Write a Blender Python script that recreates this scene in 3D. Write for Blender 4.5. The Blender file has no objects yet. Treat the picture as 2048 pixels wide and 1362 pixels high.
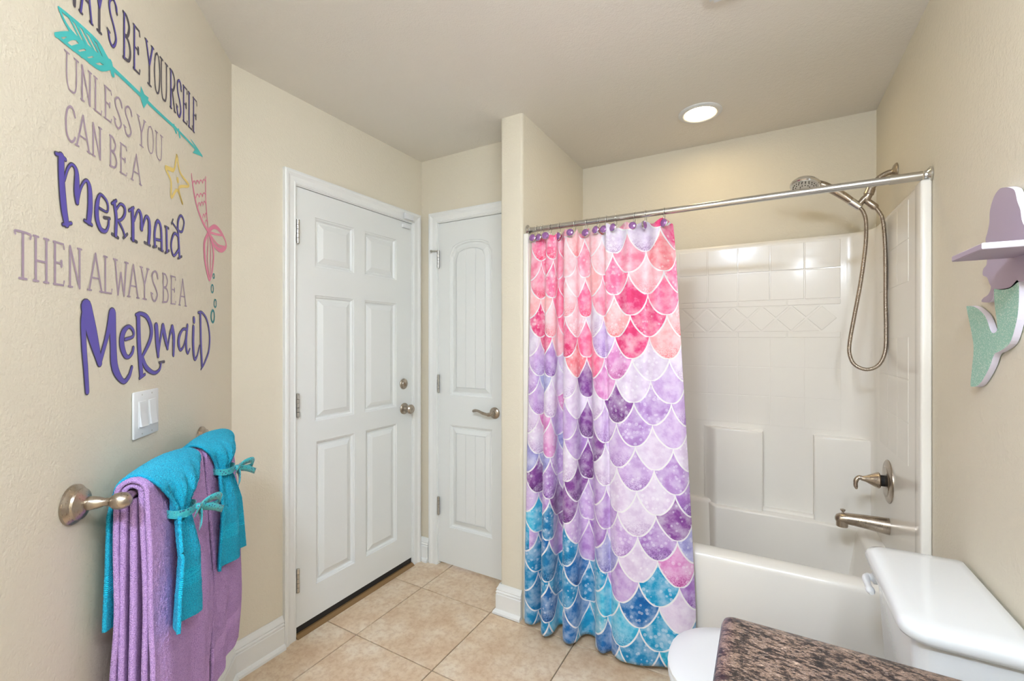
import bpy, bmesh, math, random
from mathutils import Vector, Matrix
R = math.radians
sc = bpy.context.scene
C = sc.collection
random.seed(7)

# ------------------------------------------------------------------ camera, world, exposure
F, YAW, HC, CX, CY = 886.0, R(29.7), 1.343, 1024, 681
cam_d = bpy.data.cameras.new('camera')
cam_d.sensor_width = 36.0
cam_d.lens = 36.0 * F / 2048
cam_d.clip_start = 0.02
cam = bpy.data.objects.new('camera', cam_d)
C.objects.link(cam)
cam.location = (0, 0, HC)
cam.rotation_euler = (R(90), 0, YAW)
sc.camera = cam
wd = bpy.data.worlds.new('world'); sc.world = wd
wd.use_nodes = True
wd.node_tree.nodes['Background'].inputs[0].default_value = (0.75, 0.85, 1.0, 1)
wd.node_tree.nodes['Background'].inputs[1].default_value = 1.0
sc.view_settings.view_transform = 'Standard'
sc.view_settings.look = 'None'
sc.view_settings.gamma = 1.0
sc.view_settings.use_curve_mapping = False
sc.view_settings.exposure = 1.26
sc.cycles.max_bounces = 6
sc.cycles.diffuse_bounces = 4
sc.cycles.glossy_bounces = 2
sc.cycles.caustics_reflective = False
sc.cycles.caustics_refractive = False
sc.cycles.blur_glossy = 0.5

VANITY_POWER, CAN_POWER, FILL_DOME_POWER = 28.0, 17.0, 66.0

# ------------------------------------------------------------------ pixel helpers (a pixel gives a direction; the surface it lies on gives the distance)
cy_, sy_ = math.cos(YAW), math.sin(YAW)
def ray(px, py):
    l = (px - CX) / F
    return (l * cy_ - sy_, l * sy_ + cy_, (CY - py) / F)
def onz(px, py, z):
    r = ray(px, py); k = (z - HC) / r[2]; return Vector((k * r[0], k * r[1], z))
def onx(px, py, x):
    r = ray(px, py); k = x / r[0]; return Vector((x, k * r[1], HC + k * r[2]))
def ony(px, py, y):
    r = ray(px, py); k = y / r[1]; return Vector((k * r[0], y, HC + k * r[2]))
# diagonal wall: x + y = DW ; a = distance along it, n = distance out from it
DW = -0.86
Q = math.sqrt(0.5)
def wall_p(a, n, z):
    # a along (-Q, Q), n along (Q, Q)
    return Vector((-a * Q + (n + DW * Q) * Q, a * Q + (n + DW * Q) * Q, z))
def az(px, py, n=0.0):
    r = ray(px, py); k = (DW + n * math.sqrt(2)) / (r[0] + r[1])
    return ((-k * r[0] + k * r[1]) * Q, HC + k * r[2])

# ------------------------------------------------------------------ object helpers
def link(name, data):
    o = bpy.data.objects.new(name, data); C.objects.link(o); return o
def tag(o, label=None, cat=None, group=None, kind=None):
    if label: o['label'] = label
    if cat: o['category'] = cat
    if group: o['group'] = group
    if kind: o['kind'] = kind
    return o
def thing(name, loc, label, cat, group=None):
    o = link(name, None); o.location = loc; o.empty_display_size = 0.05
    return tag(o, label, cat, group)
def setparent(o, p):
    if p is None: return
    o.parent = p
    if p.type == 'EMPTY' and p.parent is None:
        o.matrix_parent_inverse = Matrix.Translation(-Vector(p.location))
def obj(name, bm, mat, parent=None, smooth=False, angle=None, label=None):
    me = bpy.data.meshes.new(name)
    bmesh.ops.recalc_face_normals(bm, faces=bm.faces[:])
    bm.to_mesh(me); bm.free()
    if mat: me.materials.append(mat)
    if smooth:
        me.polygons.foreach_set('use_smooth', [True] * len(me.polygons))
        if angle: me.set_sharp_from_angle(angle=R(angle))
    o = link(name, me)
    setparent(o, parent)
    if label: o['label'] = label
    return o
def struct(name, bm, mat, parent=None, smooth=False, angle=None):
    o = obj(name, bm, mat, parent, smooth, angle)
    if parent is None: o['kind'] = 'structure'
    return o
def new(): return bmesh.new()
def box(bm, x0, x1, y0, y1, z0, z1, bev=0.0, seg=2):
    m = Matrix.Translation(((x0+x1)/2, (y0+y1)/2, (z0+z1)/2)) @ Matrix.Diagonal((abs(x1-x0), abs(y1-y0), abs(z1-z0), 1))
    r = bmesh.ops.create_cube(bm, size=1, matrix=m)
    if bev:
        es = set()
        for v in r['verts']: es.update(v.link_edges)
        bmesh.ops.bevel(bm, geom=list(es), offset=bev, segments=seg, profile=0.5, affect='EDGES')
    return bm
def obox(bm, origin, ax, ay, az_, x0, x1, y0, y1, z0, z1, bev=0.0, seg=2):
    """box in a local frame"""
    t = new(); box(t, x0, x1, y0, y1, z0, z1, bev, seg)
    M = Matrix((ax, ay, az_)).transposed().to_4x4(); M.translation = origin
    t.transform(M); merge(bm, t); return bm
def merge(bm, t):
    me = bpy.data.meshes.new('tmp'); t.to_mesh(me); t.free(); bm.from_mesh(me); bpy.data.meshes.remove(me)
def frame(d):
    d = Vector(d).normalized()
    up = Vector((0, 0, 1)) if abs(d.z) < 0.9 else Vector((1, 0, 0))
    u = d.cross(up).normalized(); v = u.cross(d).normalized()
    return u, v, d
def loft(bm, rings, closed=True, cap0=True, cap1=True):
    vr = [[bm.verts.new(p) for p in r] for r in rings]
    n = len(rings[0])
    for i in range(len(vr) - 1):
        for j in range(n if closed else n - 1):
            k = (j + 1) % n
            bm.faces.new((vr[i][j], vr[i][k], vr[i+1][k], vr[i+1][j]))
    if cap0 and closed: bm.faces.new(vr[0][::-1])
    if cap1 and closed: bm.faces.new(vr[-1])
    return vr
def lathe(bm, origin, axis, prof, seg=24):
    """prof: list of (distance along axis, radius)"""
    u, v, d = frame(axis); o = Vector(origin)
    rings = []
    for t, r in prof:
        r = max(r, 0.0002)
        rings.append([o + d*t + (u*math.cos(2*math.pi*j/seg) + v*math.sin(2*math.pi*j/seg))*r for j in range(seg)])
    loft(bm, rings); return bm
def catmull(pts, n=6):
    pts = [Vector(p) for p in pts]
    if len(pts) < 3: return pts
    out = []
    P = [pts[0]*2 - pts[1]] + pts + [pts[-1]*2 - pts[-2]]
    for i in range(1, len(P) - 2):
        p0, p1, p2, p3 = P[i-1], P[i], P[i+1], P[i+2]
        for k in range(n):
            t = k / n
            out.append(0.5*((2*p1) + (p2-p0)*t + (2*p0-5*p1+4*p2-p3)*t*t + (3*p1-p0-3*p2+p3)*t**3))
    out.append(pts[-1]); return out
def tube(bm, path, rad, seg=12, cap=True):
    path = [Vector(p) for p in path]
    n = len(path)
    rr = rad if isinstance(rad, (list, tuple)) else [rad]*n
    d = (path[1]-path[0]).normalized(); u, v, _ = frame(d)
    rings = []
    for i, p in enumerate(path):
        a = path[max(i-1, 0)]; b = path[min(i+1, n-1)]
        d = (b-a).normalized()
        u = (u - d*u.dot(d)).normalized(); v = d.cross(u)
        rings.append([p + (u*math.cos(2*math.pi*j/seg) + v*math.sin(2*math.pi*j/seg))*rr[i] for j in range(seg)])
    loft(bm, rings, True, cap, cap); return bm
def sweep(bm, path, prof, N, side=1, ends=True):
    """sweep a closed profile (u sideways, v along N) along a planar path with mitred corners"""
    path = [Vector(p) for p in path]; N = Vector(N)
    rings = []
    for i, p in enumerate(path):
        s = []
        if i > 0: s.append(N.cross((path[i]-path[i-1]).normalized())*side)
        if i < len(path)-1: s.append(N.cross((path[i+1]-path[i]).normalized())*side)
        m = s[0] if len(s) == 1 else (s[0]+s[1])/(1+s[0].dot(s[1]))
        rings.append([p + m*u + N*v for u, v in prof])
    loft(bm, rings, True, ends, ends); return bm
def prism(bm, pts, ext):
    """extrude polygon pts (Vectors) by vector ext"""
    ext = Vector(ext)
    a = [bm.verts.new(p) for p in pts]; b = [bm.verts.new(Vector(p)+ext) for p in pts]
    n = len(pts)
    bm.faces.new(a[::-1]); bm.faces.new(b)
    for i in range(n):
        j = (i+1) % n
        bm.faces.new((a[i], a[j], b[j], b[i]))
    return bm
def bevel_sharp(bm, off, seg=2, ang=50):
    bm.normal_update()
    es = [e for e in bm.edges if len(e.link_faces) == 2 and e.calc_face_angle(0) > R(ang)]
    bmesh.ops.bevel(bm, geom=es, offset=off, segments=seg, profile=0.5, affect='EDGES')

# ------------------------------------------------------------------ materials
def srgb(r, g, b):
    f = lambda c: (c/255)/12.92 if c/255 <= 0.04045 else ((c/255+0.055)/1.055)**2.4
    return (f(r), f(g), f(b), 1)
class NT:
    """small wrapper to write node graphs"""
    def __init__(s, name):
        s.m = bpy.data.materials.new(name); s.m.use_nodes = True
        s.t = s.m.node_tree; s.b = s.t.nodes['Principled BSDF']
    def n(s, typ, **kw):
        x = s.t.nodes.new(typ)
        for k, v in kw.items(): setattr(x, k, v)
        return x
    def l(s, a, b): s.t.links.new(a, b)
    def put(s, sock, v):
        if hasattr(v, 'is_output'): s.l(v, sock)
        else: sock.default_value = v
    def math(s, op, a, b=0.0, c=0.0, clamp=False):
        x = s.n('ShaderNodeMath', operation=op); x.use_clamp = clamp
        s.put(x.inputs[0], a); s.put(x.inputs[1], b); s.put(x.inputs[2], c)
        return x.outputs[0]
    def noise(s, vec, scale, detail=2.0, rough=0.5, dim='3D'):
        x = s.n('ShaderNodeTexNoise', noise_dimensions=dim)
        if vec is not None: s.l(vec, x.inputs['Vector'])
        x.inputs['Scale'].default_value = scale; x.inputs['Detail'].default_value = detail
        x.inputs['Roughness'].default_value = rough
        return x.outputs['Fac'], x.outputs['Color']
    def ramp(s, fac, stops, interp='LINEAR'):
        x = s.n('ShaderNodeValToRGB'); r = x.color_ramp; r.interpolation = interp
        while len(r.elements) < len(stops): r.elements.new(0.5)
        for e, (p, c) in zip(r.elements, stops): e.position = p; e.color = c
        s.l(fac, x.inputs[0]); return x.outputs[0]
    def mix(s, fac, a, b, mode='MIX'):
        x = s.n('ShaderNodeMix', data_type='RGBA', blend_type=mode)
        s.put(x.inputs[0], fac); s.put(x.inputs[6], a); s.put(x.inputs[7], b); return x.outputs[2]
    def bump(s, h, strength, dist):
        x = s.n('ShaderNodeBump'); x.inputs['Strength'].default_value = strength; x.inputs['Distance'].default_value = dist
        s.l(h, x.inputs['Height']); s.l(x.outputs[0], s.b.inputs['Normal']); return x
    def coord(s, kind='Object'): return s.n('ShaderNodeTexCoord').outputs[kind]
    def set(s, **kw):
        names = dict(col='Base Color', rough='Roughness', metal='Metallic', coat='Coat Weight', coat_r='Coat Roughness', sheen='Sheen Weight', spec='Specular IOR Level', trans='Transmission Weight', emit='Emission Color', emit_s='Emission Strength', sub='Subsurface Weight', sheen_r='Sheen Roughness')
        for k, v in kw.items(): s.put(s.b.inputs[names[k]], v)
        return s
def plain(name, col, rough=0.5, metal=0.0, bump=0.0, bscale=200, **kw):
    m = NT(name).set(col=col, rough=rough, metal=metal, **kw)
    co = m.coord()
    if bump:
        f, _ = m.noise(co, bscale, 2); m.bump(f, bump, 0.001)
    else:
        f, _ = m.noise(co, 6, 1); m.set(rough=m.math('MULTIPLY_ADD', f, 0.04, max(rough-0.02, 0.0)))
    return m.m
WALLC = srgb(228, 219, 199)
def wall_mat(name, col, strength):
    m = NT(name); co = m.coord()
    f, _ = m.noise(co, 170, 2, 0.55); g, _ = m.noise(co, 60, 1, 0.5)
    h = m.math('ADD', m.math('MULTIPLY', f, 0.7), m.math('MULTIPLY', g, 0.6))
    v, _ = m.noise(co, 2.5, 1)
    c = m.mix(m.math('MULTIPLY', v, 0.10), col, (col[0]*0.86, col[1]*0.85, col[2]*0.83, 1))
    m.set(col=c, rough=0.62, spec=0.3); m.bump(h, strength, 0.004)
    return m.m
M = {}
M['wall'] = wall_mat('beige_wall_paint', WALLC, 0.45)
M['ceil'] = wall_mat('beige_ceiling_paint', srgb(238, 233, 224), 0.4)
M['trim'] = plain('white_trim_paint', srgb(238, 238, 234), 0.32)
M['door'] = plain('white_door_paint', srgb(234, 235, 231), 0.36, bump=0.06, bscale=90)
M['grout'] = plain('grey_brown_grout', srgb(128, 112, 94), 0.9, bump=0.3)
M['fibre'] = plain('white_fibreglass', srgb(240, 235, 226), 0.24, coat=0.22, coat_r=0.10, spec=0.4)
M['porc'] = plain('white_porcelain', srgb(226, 227, 226), 0.12, coat=0.5, coat_r=0.05)
M['plastic'] = plain('white_plastic', srgb(230, 231, 231), 0.35)
M['dark'] = plain('black_rubber_and_gap_shade', srgb(30, 27, 25), 0.7)  # rubber parts; also paints the shade in the gap under door 1
M['bronze'] = plain('bronze_threshold', srgb(150, 118, 78), 0.45, 0.4)
M['wood'] = plain('white_cabinet_paint', srgb(225, 220, 210), 0.4)
M['vac'] = plain('vinyl_teal', srgb(72, 200, 198), 0.5)
M['vpurple'] = plain('vinyl_purple', srgb(96, 84, 178), 0.5)
M['vgrey'] = plain('vinyl_charcoal', srgb(88, 82, 92), 0.5)
M['vmauve'] = plain('vinyl_mauve', srgb(172, 152, 168), 0.55)
M['vyellow'] = plain('vinyl_yellow', srgb(240, 212, 122), 0.55)
M['vpink'] = plain('vinyl_pink', srgb(236, 138, 168), 0.55)
M['vteal'] = plain('vinyl_deep_teal', srgb(50, 140, 145), 0.55)
def metal(name, col, rough, aniso=0.0, sc_=(400, 400, 8)):
    m = NT(name); co = m.coord()
    mp = m.n('ShaderNodeMapping'); mp.inputs['Scale'].default_value = sc_; m.l(co, mp.inputs[0])
    f, _ = m.noise(mp.outputs[0], 1.0, 3)
    r = m.math('MULTIPLY_ADD', f, 0.05, rough - 0.025)
    m.set(col=col, metal=1.0, rough=r)
    return m.m
M['chrome'] = metal('polished_chrome', srgb(222, 222, 220), 0.12)
M['rod'] = metal('satin_rod_steel', srgb(205, 204, 202), 0.24)
M['nickel'] = metal('brushed_nickel', srgb(178, 166, 152), 0.28)
M['hinge'] = metal('satin_nickel_hinge', srgb(200, 197, 190), 0.3)

def tile_mat():
    m = NT('beige_stone_floor_tile'); co = m.coord()
    oi = m.n('ShaderNodeObjectInfo')
    va = m.n('ShaderNodeVectorMath', operation='ADD'); m.l(co, va.inputs[0])
    cb = m.n('ShaderNodeCombineXYZ'); rr = m.math('MULTIPLY', oi.outputs['Random'], 37.0)
    m.l(rr, cb.inputs[0]); m.l(m.math('MULTIPLY', oi.outputs['Random'], 91.0), cb.inputs[1]); m.l(cb.outputs[0], va.inputs[1])
    v = va.outputs[0]
    f, _ = m.noise(v, 6.5, 5, 0.62); g, _ = m.noise(v, 42, 4, 0.65); h, _ = m.noise(v, 160, 2, 0.5)
    c = m.ramp(f, [(0.30, srgb(208, 176, 144)), (0.46, srgb(222, 196, 164)), (0.58, srgb(230, 209, 181)), (0.74, srgb(238, 223, 200))])
    c = m.mix(m.ramp(g, [(0.38, (1, 1, 1, 1)), (0.55, (0, 0, 0, 1))]), c, srgb(190, 148, 112))
    c2 = m.mix(0.62, c, m.ramp(f, [(0.30, srgb(208, 176, 144)), (0.46, srgb(222, 196, 164)), (0.58, srgb(230, 209, 181)), (0.74, srgb(238, 223, 200))]))
    m.set(col=c2, rough=m.math('MULTIPLY_ADD', g, 0.2, 0.32), spec=0.4)
    m.bump(m.math('ADD', m.math('MULTIPLY', g, 0.7), m.math('MULTIPLY', h, 0.3)), 0.25, 0.003)
    return m.m
M['tile'] = tile_mat()

def granite_mat():
    m = NT('brown_speckled_laminate'); co = m.coord()
    mp = m.n('ShaderNodeMapping'); mp.inputs['Rotation'].default_value = (0, 0, R(35)); mp.inputs['Scale'].default_value = (1.0, 2.1, 1.0); m.l(co, mp.inputs[0])
    v = mp.outputs[0]
    f, _ = m.noise(v, 62, 5, 0.72); g, _ = m.noise(v, 130, 3, 0.7); h, _ = m.noise(v, 26, 2, 0.6)
    c = m.ramp(m.math('ADD', m.math('MULTIPLY', f, 0.66), m.math('MULTIPLY', h, 0.34)), [(0.40, srgb(22, 20, 24)), (0.455, srgb(62, 50, 48)), (0.50, srgb(98, 80, 70)), (0.54, srgb(152, 126, 108)), (0.575, srgb(96, 80, 76)), (0.64, srgb(190, 162, 140))])
    c = m.mix(m.ramp(g, [(0.54, (0, 0, 0, 1)), (0.61, (0.9, 0.9, 0.9, 1))]), c, srgb(30, 28, 34))
    c = m.mix(m.ramp(g, [(0.36, (0.6, 0.6, 0.6, 1)), (0.42, (0, 0, 0, 1))]), c, srgb(166, 146, 134))
    m.set(col=c, rough=0.3, spec=0.5); m.bump(g, 0.05, 0.001); return m.m
M['granite'] = granite_mat()

def terry(name, col, dark):
    m = NT(name); co = m.coord()
    f, _ = m.noise(co, 420, 1, 0.6); g, _ = m.noise(co, 1000, 1, 0.6); b, _ = m.noise(co, 14, 1)
    uv = m.coord('UV'); sp = m.n('ShaderNodeSeparateXYZ'); m.l(uv, sp.inputs[0])
    # woven border band: v is metres up from the hem, between 7 and 11 cm
    v = sp.outputs[1]
    band = m.math('MULTIPLY', m.math('GREATER_THAN', v, 0.075), m.math('LESS_THAN', v, 0.115))
    ribs = m.math('SINE', m.math('MULTIPLY', v, 1600.0))
    fr, _ = m.noise(co, 620, 1, 0.5)
    c = m.mix(m.ramp(fr, [(0.34, (0, 0, 0, 1)), (0.60, (1, 1, 1, 1))]), dark, col); c = m.mix(m.math('MULTIPLY', b, 0.2), c, dark)
    m.set(col=c, rough=0.95, spec=0.1, sheen=0.12, sheen_r=0.5)
    h = m.math('ADD', m.math('MULTIPLY', f, 0.8), m.math('MULTIPLY', g, 0.5))
    h = m.math('ADD', m.math('MULTIPLY', h, m.math('SUBTRACT', 1.0, m.math('MULTIPLY', band, 0.8))), m.math('MULTIPLY', m.math('MULTIPLY', ribs, band), 0.15))
    m.bump(h, 0.9, 0.006); return m.m
M['purple'] = terry('lilac_terry', srgb(232, 190, 244), srgb(180, 134, 204))
M['cyan'] = terry('turquoise_terry', srgb(40, 214, 244), srgb(0, 156, 204))
def ribbon_mat():
    m = NT('teal_scale_print_ribbon'); co = m.coord()
    v = m.n('ShaderNodeTexVoronoi'); v.inputs['Scale'].default_value = 150; m.l(co, v.inputs['Vector'])
    c = m.ramp(v.outputs['Distance'], [(0.2, srgb(30, 70, 110)), (0.45, srgb(66, 178, 176)), (0.7, srgb(40, 156, 164))])
    m.set(col=c, rough=0.3, sheen=0.3); return m.m
M['ribbon'] = ribbon_mat()
def glitter(name, col):
    m = NT(name); co = m.coord()
    v = m.n('ShaderNodeTexVoronoi'); v.inputs['Scale'].default_value = 700; m.l(co, v.inputs['Vector'])
    hs = m.n('ShaderNodeSeparateColor'); m.l(v.outputs['Color'], hs.inputs[0])
    c = m.mix(m.math('GREATER_THAN', hs.outputs[0], 0.86), col, srgb(225, 240, 225))
    m.set(col=c, rough=0.45, spec=0.5); m.bump(hs.outputs[1], 0.3, 0.001); return m.m
M['mint'] = glitter('mint_glitter', srgb(152, 204, 184))
M['lav'] = plain('lavender_paint', srgb(182, 166, 184), 0.6)
M['lavedge'] = plain('pale_lavender_paint', srgb(232, 226, 238), 0.55)
M['gem'] = NT('purple_gem').set(col=srgb(158, 104, 172), rough=0.08, metal=0.4, coat=1.0).m
def emit(name, col, s):
    m = NT(name); m.set(col=(0.9, 0.9, 0.9, 1), emit=col, emit_s=s, rough=0.4)
    return m.m
M['globe'] = emit('lit_frosted_globe', (0.84, 0.94, 1.08, 1), VANITY_POWER)
M['lens'] = emit('lit_ceiling_lens', (1.0, 0.78, 0.42, 1), CAN_POWER)
M['dome'] = emit('added_fill_dome', (0.80, 0.95, 1.18, 1), FILL_DOME_POWER)  # glow of the added fill dome
M['mirror'] = plain('mirror_glass', (0.9, 0.9, 0.9, 1), 0.02, 1.0)

def curtain_mat():
    m = NT('fish_scale_print_fabric')
    W, P = 0.160, 0.0925
    sp = m.n('ShaderNodeSeparateXYZ'); uv = m.coord('UV'); m.l(uv, sp.inputs[0])
    U, V = sp.outputs[0], sp.outputs[1]
    k = m.math('FLOOR', m.math('DIVIDE', V, P)); r1 = m.math('ADD', k, 1.0)
    def local(row):
        off = m.math('MULTIPLY', m.math('MODULO', row, 2.0), 0.5)
        q = m.math('ADD', m.math('DIVIDE', U, W), off)
        col = m.math('FLOOR', q)
        return col, m.math('SUBTRACT', m.math('SUBTRACT', q, col), 0.5)
    _, lu = local(r1)
    t = m.math('MINIMUM', m.math('MULTIPLY', m.math('ABSOLUTE', lu), 2.0), 0.999)
    t2 = m.math('MULTIPLY', t, t)
    sq = m.math('SQRT', m.math('SUBTRACT', 1.0, t2))
    f = m.math('ADD', m.math('MULTIPLY', t2, 0.55), m.math('MULTIPLY', m.math('SUBTRACT', 1.0, sq), 0.45))
    Vr = m.math('MULTIPLY', m.math('SUBTRACT', r1, f), P)
    slope = m.math('MULTIPLY', m.math('ADD', m.math('MULTIPLY', t, 1.1), m.math('DIVIDE', m.math('MULTIPLY', t, 0.45), m.math('SQRT', m.math('SUBTRACT', 1.06, t2)))), 2*P/W)
    dist = m.math('DIVIDE', m.math('ABSOLUTE', m.math('SUBTRACT', V, Vr)), m.math('SQRT', m.math('ADD', 1.0, m.math('MULTIPLY', slope, slope))))
    line = m.math('LESS_THAN', dist, 0.0034)
    inside = m.math('LESS_THAN', V, Vr)
    row = m.math('ADD', r1, m.math('SUBTRACT', 1.0, inside))
    col, lux = local(row)
    cb = m.n('ShaderNodeCombineXYZ'); m.l(row, cb.inputs[0]); m.l(col, cb.inputs[1])
    wn = m.n('ShaderNodeTexWhiteNoise', noise_dimensions='2D'); m.l(cb.outputs[0], wn.inputs['Vector'])
    rc = m.n('ShaderNodeSeparateColor'); m.l(wn.outputs['Color'], rc.inputs[0])
    ra, rb, rd = rc.outputs[0], rc.outputs[1], rc.outputs[2]
    pinks = m.ramp(ra, [(0.0, srgb(250, 122, 164)), (0.2, srgb(244, 150, 176)), (0.36, srgb(250, 184, 188)), (0.54, srgb(232, 70, 132)), (0.63, srgb(247, 196, 204)), (0.8, srgb(222, 206, 226)), (0.9, srgb(244, 140, 150))], 'CONSTANT')
    purps = m.ramp(ra, [(0.0, srgb(190, 150, 210)), (0.22, srgb(208, 176, 222)), (0.42, srgb(142, 78, 158)), (0.56, srgb(226, 208, 230)), (0.72, srgb(164, 158, 212)), (0.84, srgb(226, 150, 206)), (0.93, srgb(176, 128, 200))], 'CONSTANT')
    blues = m.ramp(ra, [(0.0, srgb(0, 142, 192)), (0.28, srgb(10, 162, 206)), (0.46, srgb(0, 112, 180)), (0.62, srgb(60, 186, 220)), (0.78, srgb(0, 128, 180)), (0.9, srgb(24, 174, 206))], 'CONSTANT')
    # rows run from pink at the top to blue at the hem, with a ragged change; the blue starts lower towards the far edge
    g = m.math('ADD', row, m.math('MULTIPLY', m.math('SUBTRACT', rb, 0.5), 2.6))
    g2 = m.math('SUBTRACT', m.math('ADD', row, m.math('MULTIPLY', m.math('SUBTRACT', rd, 0.5), 2.6)), m.math('MULTIPLY', U, 2.2))
    base = m.mix(m.math('GREATER_THAN', g, 7.6), pinks, purps)
    base = m.mix(m.math('GREATER_THAN', g2, 12.6), base, blues)
    u3 = m.n('ShaderNodeCombineXYZ'); m.l(U, u3.inputs[0]); m.l(V, u3.inputs[1]); m.l(m.math('MULTIPLY', rb, 5.0), u3.inputs[2])
    nz, _ = m.noise(u3.outputs[0], 22, 4, 0.6)
    base = m.mix(m.ramp(nz, [(0.42, (0, 0, 0, 1)), (0.75, (0.44, 0.44, 0.44, 1))]), base, (1, 1, 1, 1))
    base = m.mix(m.ramp(nz, [(0.25, (0.5, 0.5, 0.5, 1)), (0.5, (0, 0, 0, 1))]), base, m.mix(1.0, base, base, 'MULTIPLY'))
    # bokeh spots on part of the scales, dark glitter at the foot of others
    vo = m.n('ShaderNodeTexVoronoi'); vo.inputs['Scale'].default_value = 44; m.l(u3.outputs[0], vo.inputs['Vector'])
    spot = m.math('MULTIPLY', m.math('LESS_THAN', vo.outputs['Distance'], m.math('MULTIPLY', rd, 0.34)), m.math('GREATER_THAN', rd, 0.62))
    base = m.mix(m.math('MULTIPLY', spot, 0.30), base, (1, 1, 1, 1))
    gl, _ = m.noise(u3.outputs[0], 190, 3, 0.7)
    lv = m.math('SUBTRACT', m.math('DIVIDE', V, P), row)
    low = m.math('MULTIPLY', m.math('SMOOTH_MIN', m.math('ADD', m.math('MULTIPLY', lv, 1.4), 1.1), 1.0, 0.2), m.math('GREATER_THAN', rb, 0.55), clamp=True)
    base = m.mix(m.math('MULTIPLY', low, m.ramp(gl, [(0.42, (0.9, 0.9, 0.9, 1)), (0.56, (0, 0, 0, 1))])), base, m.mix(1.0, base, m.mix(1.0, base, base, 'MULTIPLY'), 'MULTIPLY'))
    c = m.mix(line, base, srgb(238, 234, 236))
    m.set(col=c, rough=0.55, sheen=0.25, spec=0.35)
    cl, _ = m.noise(u3.outputs[0], 240, 2)
    m.bump(cl, 0.12, 0.002)
    return m.m
M['curtain'] = curtain_mat()

# ================================================================== THE SETTING
CEIL = 2.44
XL, XR, YB, YC = -1.834, 0.462, 2.69, 2.093       # door wall, right wall, tub back wall, closet wall
PX0, PX1, PY = -1.137, -1.012, 1.877               # partition
XH, YR = -0.95, -1.5                               # hall wall, rear wall
T = 0.1
D1Y0, D1Y1, D1T = 1.246, 2.012, 2.045              # door 1 opening
D2X0, D2X1, D2T = -1.708, -1.250, 2.050            # door 2 opening

bm = new(); box(bm, -2.2, 0.6, -1.7, 2.9, -0.10, -0.006)
floor = struct('floor', bm, M['grout'])
TP, TG = 0.443, 0.005
bm = new(); box(bm, -(TP-TG)/2, (TP-TG)/2, -(TP-TG)/2, (TP-TG)/2, -0.010, 0.0, 0.0012, 1)
tme = None
for i in range(-2, 5):
    for j in range(-7, 3):
        cx, cyy = -1.62 + TP*(i+0.5), 1.405 + TP*(j+0.5)
        if cx < XL-TP/2 or cx > XR+TP/2 or cyy < YR - TP/2: continue
        if cx + cyy < DW - TP and cyy > 0.1: continue
        if cx < XH - TP/2 and cyy < -0.2: continue
        if tme is None:
            o = obj('floor_tile', bm, M['tile'], floor); tme = o.data
        else:
            o = link('floor_tile', tme); setparent(o, floor)
        o.location = (cx, cyy, 0)

bm = new(); box(bm, -2.2, 0.6, -1.7, 2.9, CEIL, CEIL+0.1); struct('ceiling', bm, M['ceil'])
bm = new()
box(bm, XL-T, XL, 0.85, D1Y0, -0.01, CEIL); box(bm, XL-T, XL, D1Y1, YC+T, -0.01, CEIL); box(bm, XL-T, XL, D1Y0, D1Y1, D1T, CEIL)
struct('wall_left', bm, M['wall'])
bm = new()
a0, a1 = (0.95+0.09)*Q, (1.834+0.974)*Q
prism(bm, [wall_p(a0, 0, -0.01), wall_p(a1, 0, -0.01), wall_p(a1+0.04, -T, -0.01), wall_p(a0-0.04, -T, -0.01)], (0, 0, CEIL+0.01))
struct('wall_diagonal', bm, M['wall'])
bm = new(); box(bm, XH-T, XH, YR-T, 0.09, -0.01, CEIL); struct('wall_hall', bm, M['wall'])
bm = new(); box(bm, XH, XR, YR-T, YR, -0.01, CEIL); struct('wall_rear', bm, M['wall'])
bm = new(); box(bm, XR, XR+T, YR-T, YB+T, -0.01, CEIL); struct('wall_right', bm, M['wall'])
bm = new(); box(bm, PX1-0.02, XR, YB, YB+T, -0.01, CEIL); struct('wall_back', bm, M['wall'])
bm = new(); box(bm, PX0, PX1, PY, YB+T, -0.01, CEIL)
es = [e for e in bm.edges if all(abs(v.co.y-PY) < 1e-5 for v in e.verts) and abs(e.verts[0].co.z-e.verts[1].co.z) > 1]
bmesh.ops.bevel(bm, geom=es, offset=0.014, segments=4, profile=0.5, affect='EDGES')
struct('wall_partition', bm, M['wall'], smooth=True, angle=40)
bm = new()
box(bm, XL, D2X0, YC, YC+T, -0.01, CEIL); box(bm, D2X1, PX0, YC, YC+T, -0.01, CEIL); box(bm, D2X0, D2X1, YC, YC+T, D2T, CEIL)
struct('wall_closet', bm, M['wall'])

# baseboards
BBP = [(0, 0), (0.030, 0), (0.029, 0.010), (0.023, 0.018), (0.017, 0.022), (0.017, 0.092), (0.013, 0.096), (0.017, 0.101), (0.017, 0.106), (0.012, 0.110), (0.015, 0.116), (0.013, 0.121), (0.007, 0.132), (0.004, 0.140), (0, 0.140)]
c1 = (XL, 0.974, 0)
def base(name, path, side):
    bm = new(); sweep(bm, path, BBP, (0, 0, 1), side); return struct(name, bm, M['trim'])
base('baseboard_left', [(XL, 1.186, 0), c1, (XH, 0.09, 0), (XH, YR, 0)], 1)
base('baseboard_corner', [(XL, 2.068, 0), (XL, YC, 0), (-1.772, YC, 0)], -1)
base('baseboard_partition', [(PX0, YC, 0), (PX0, PY, 0), (PX1-0.002, PY, 0)], -1)

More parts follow.
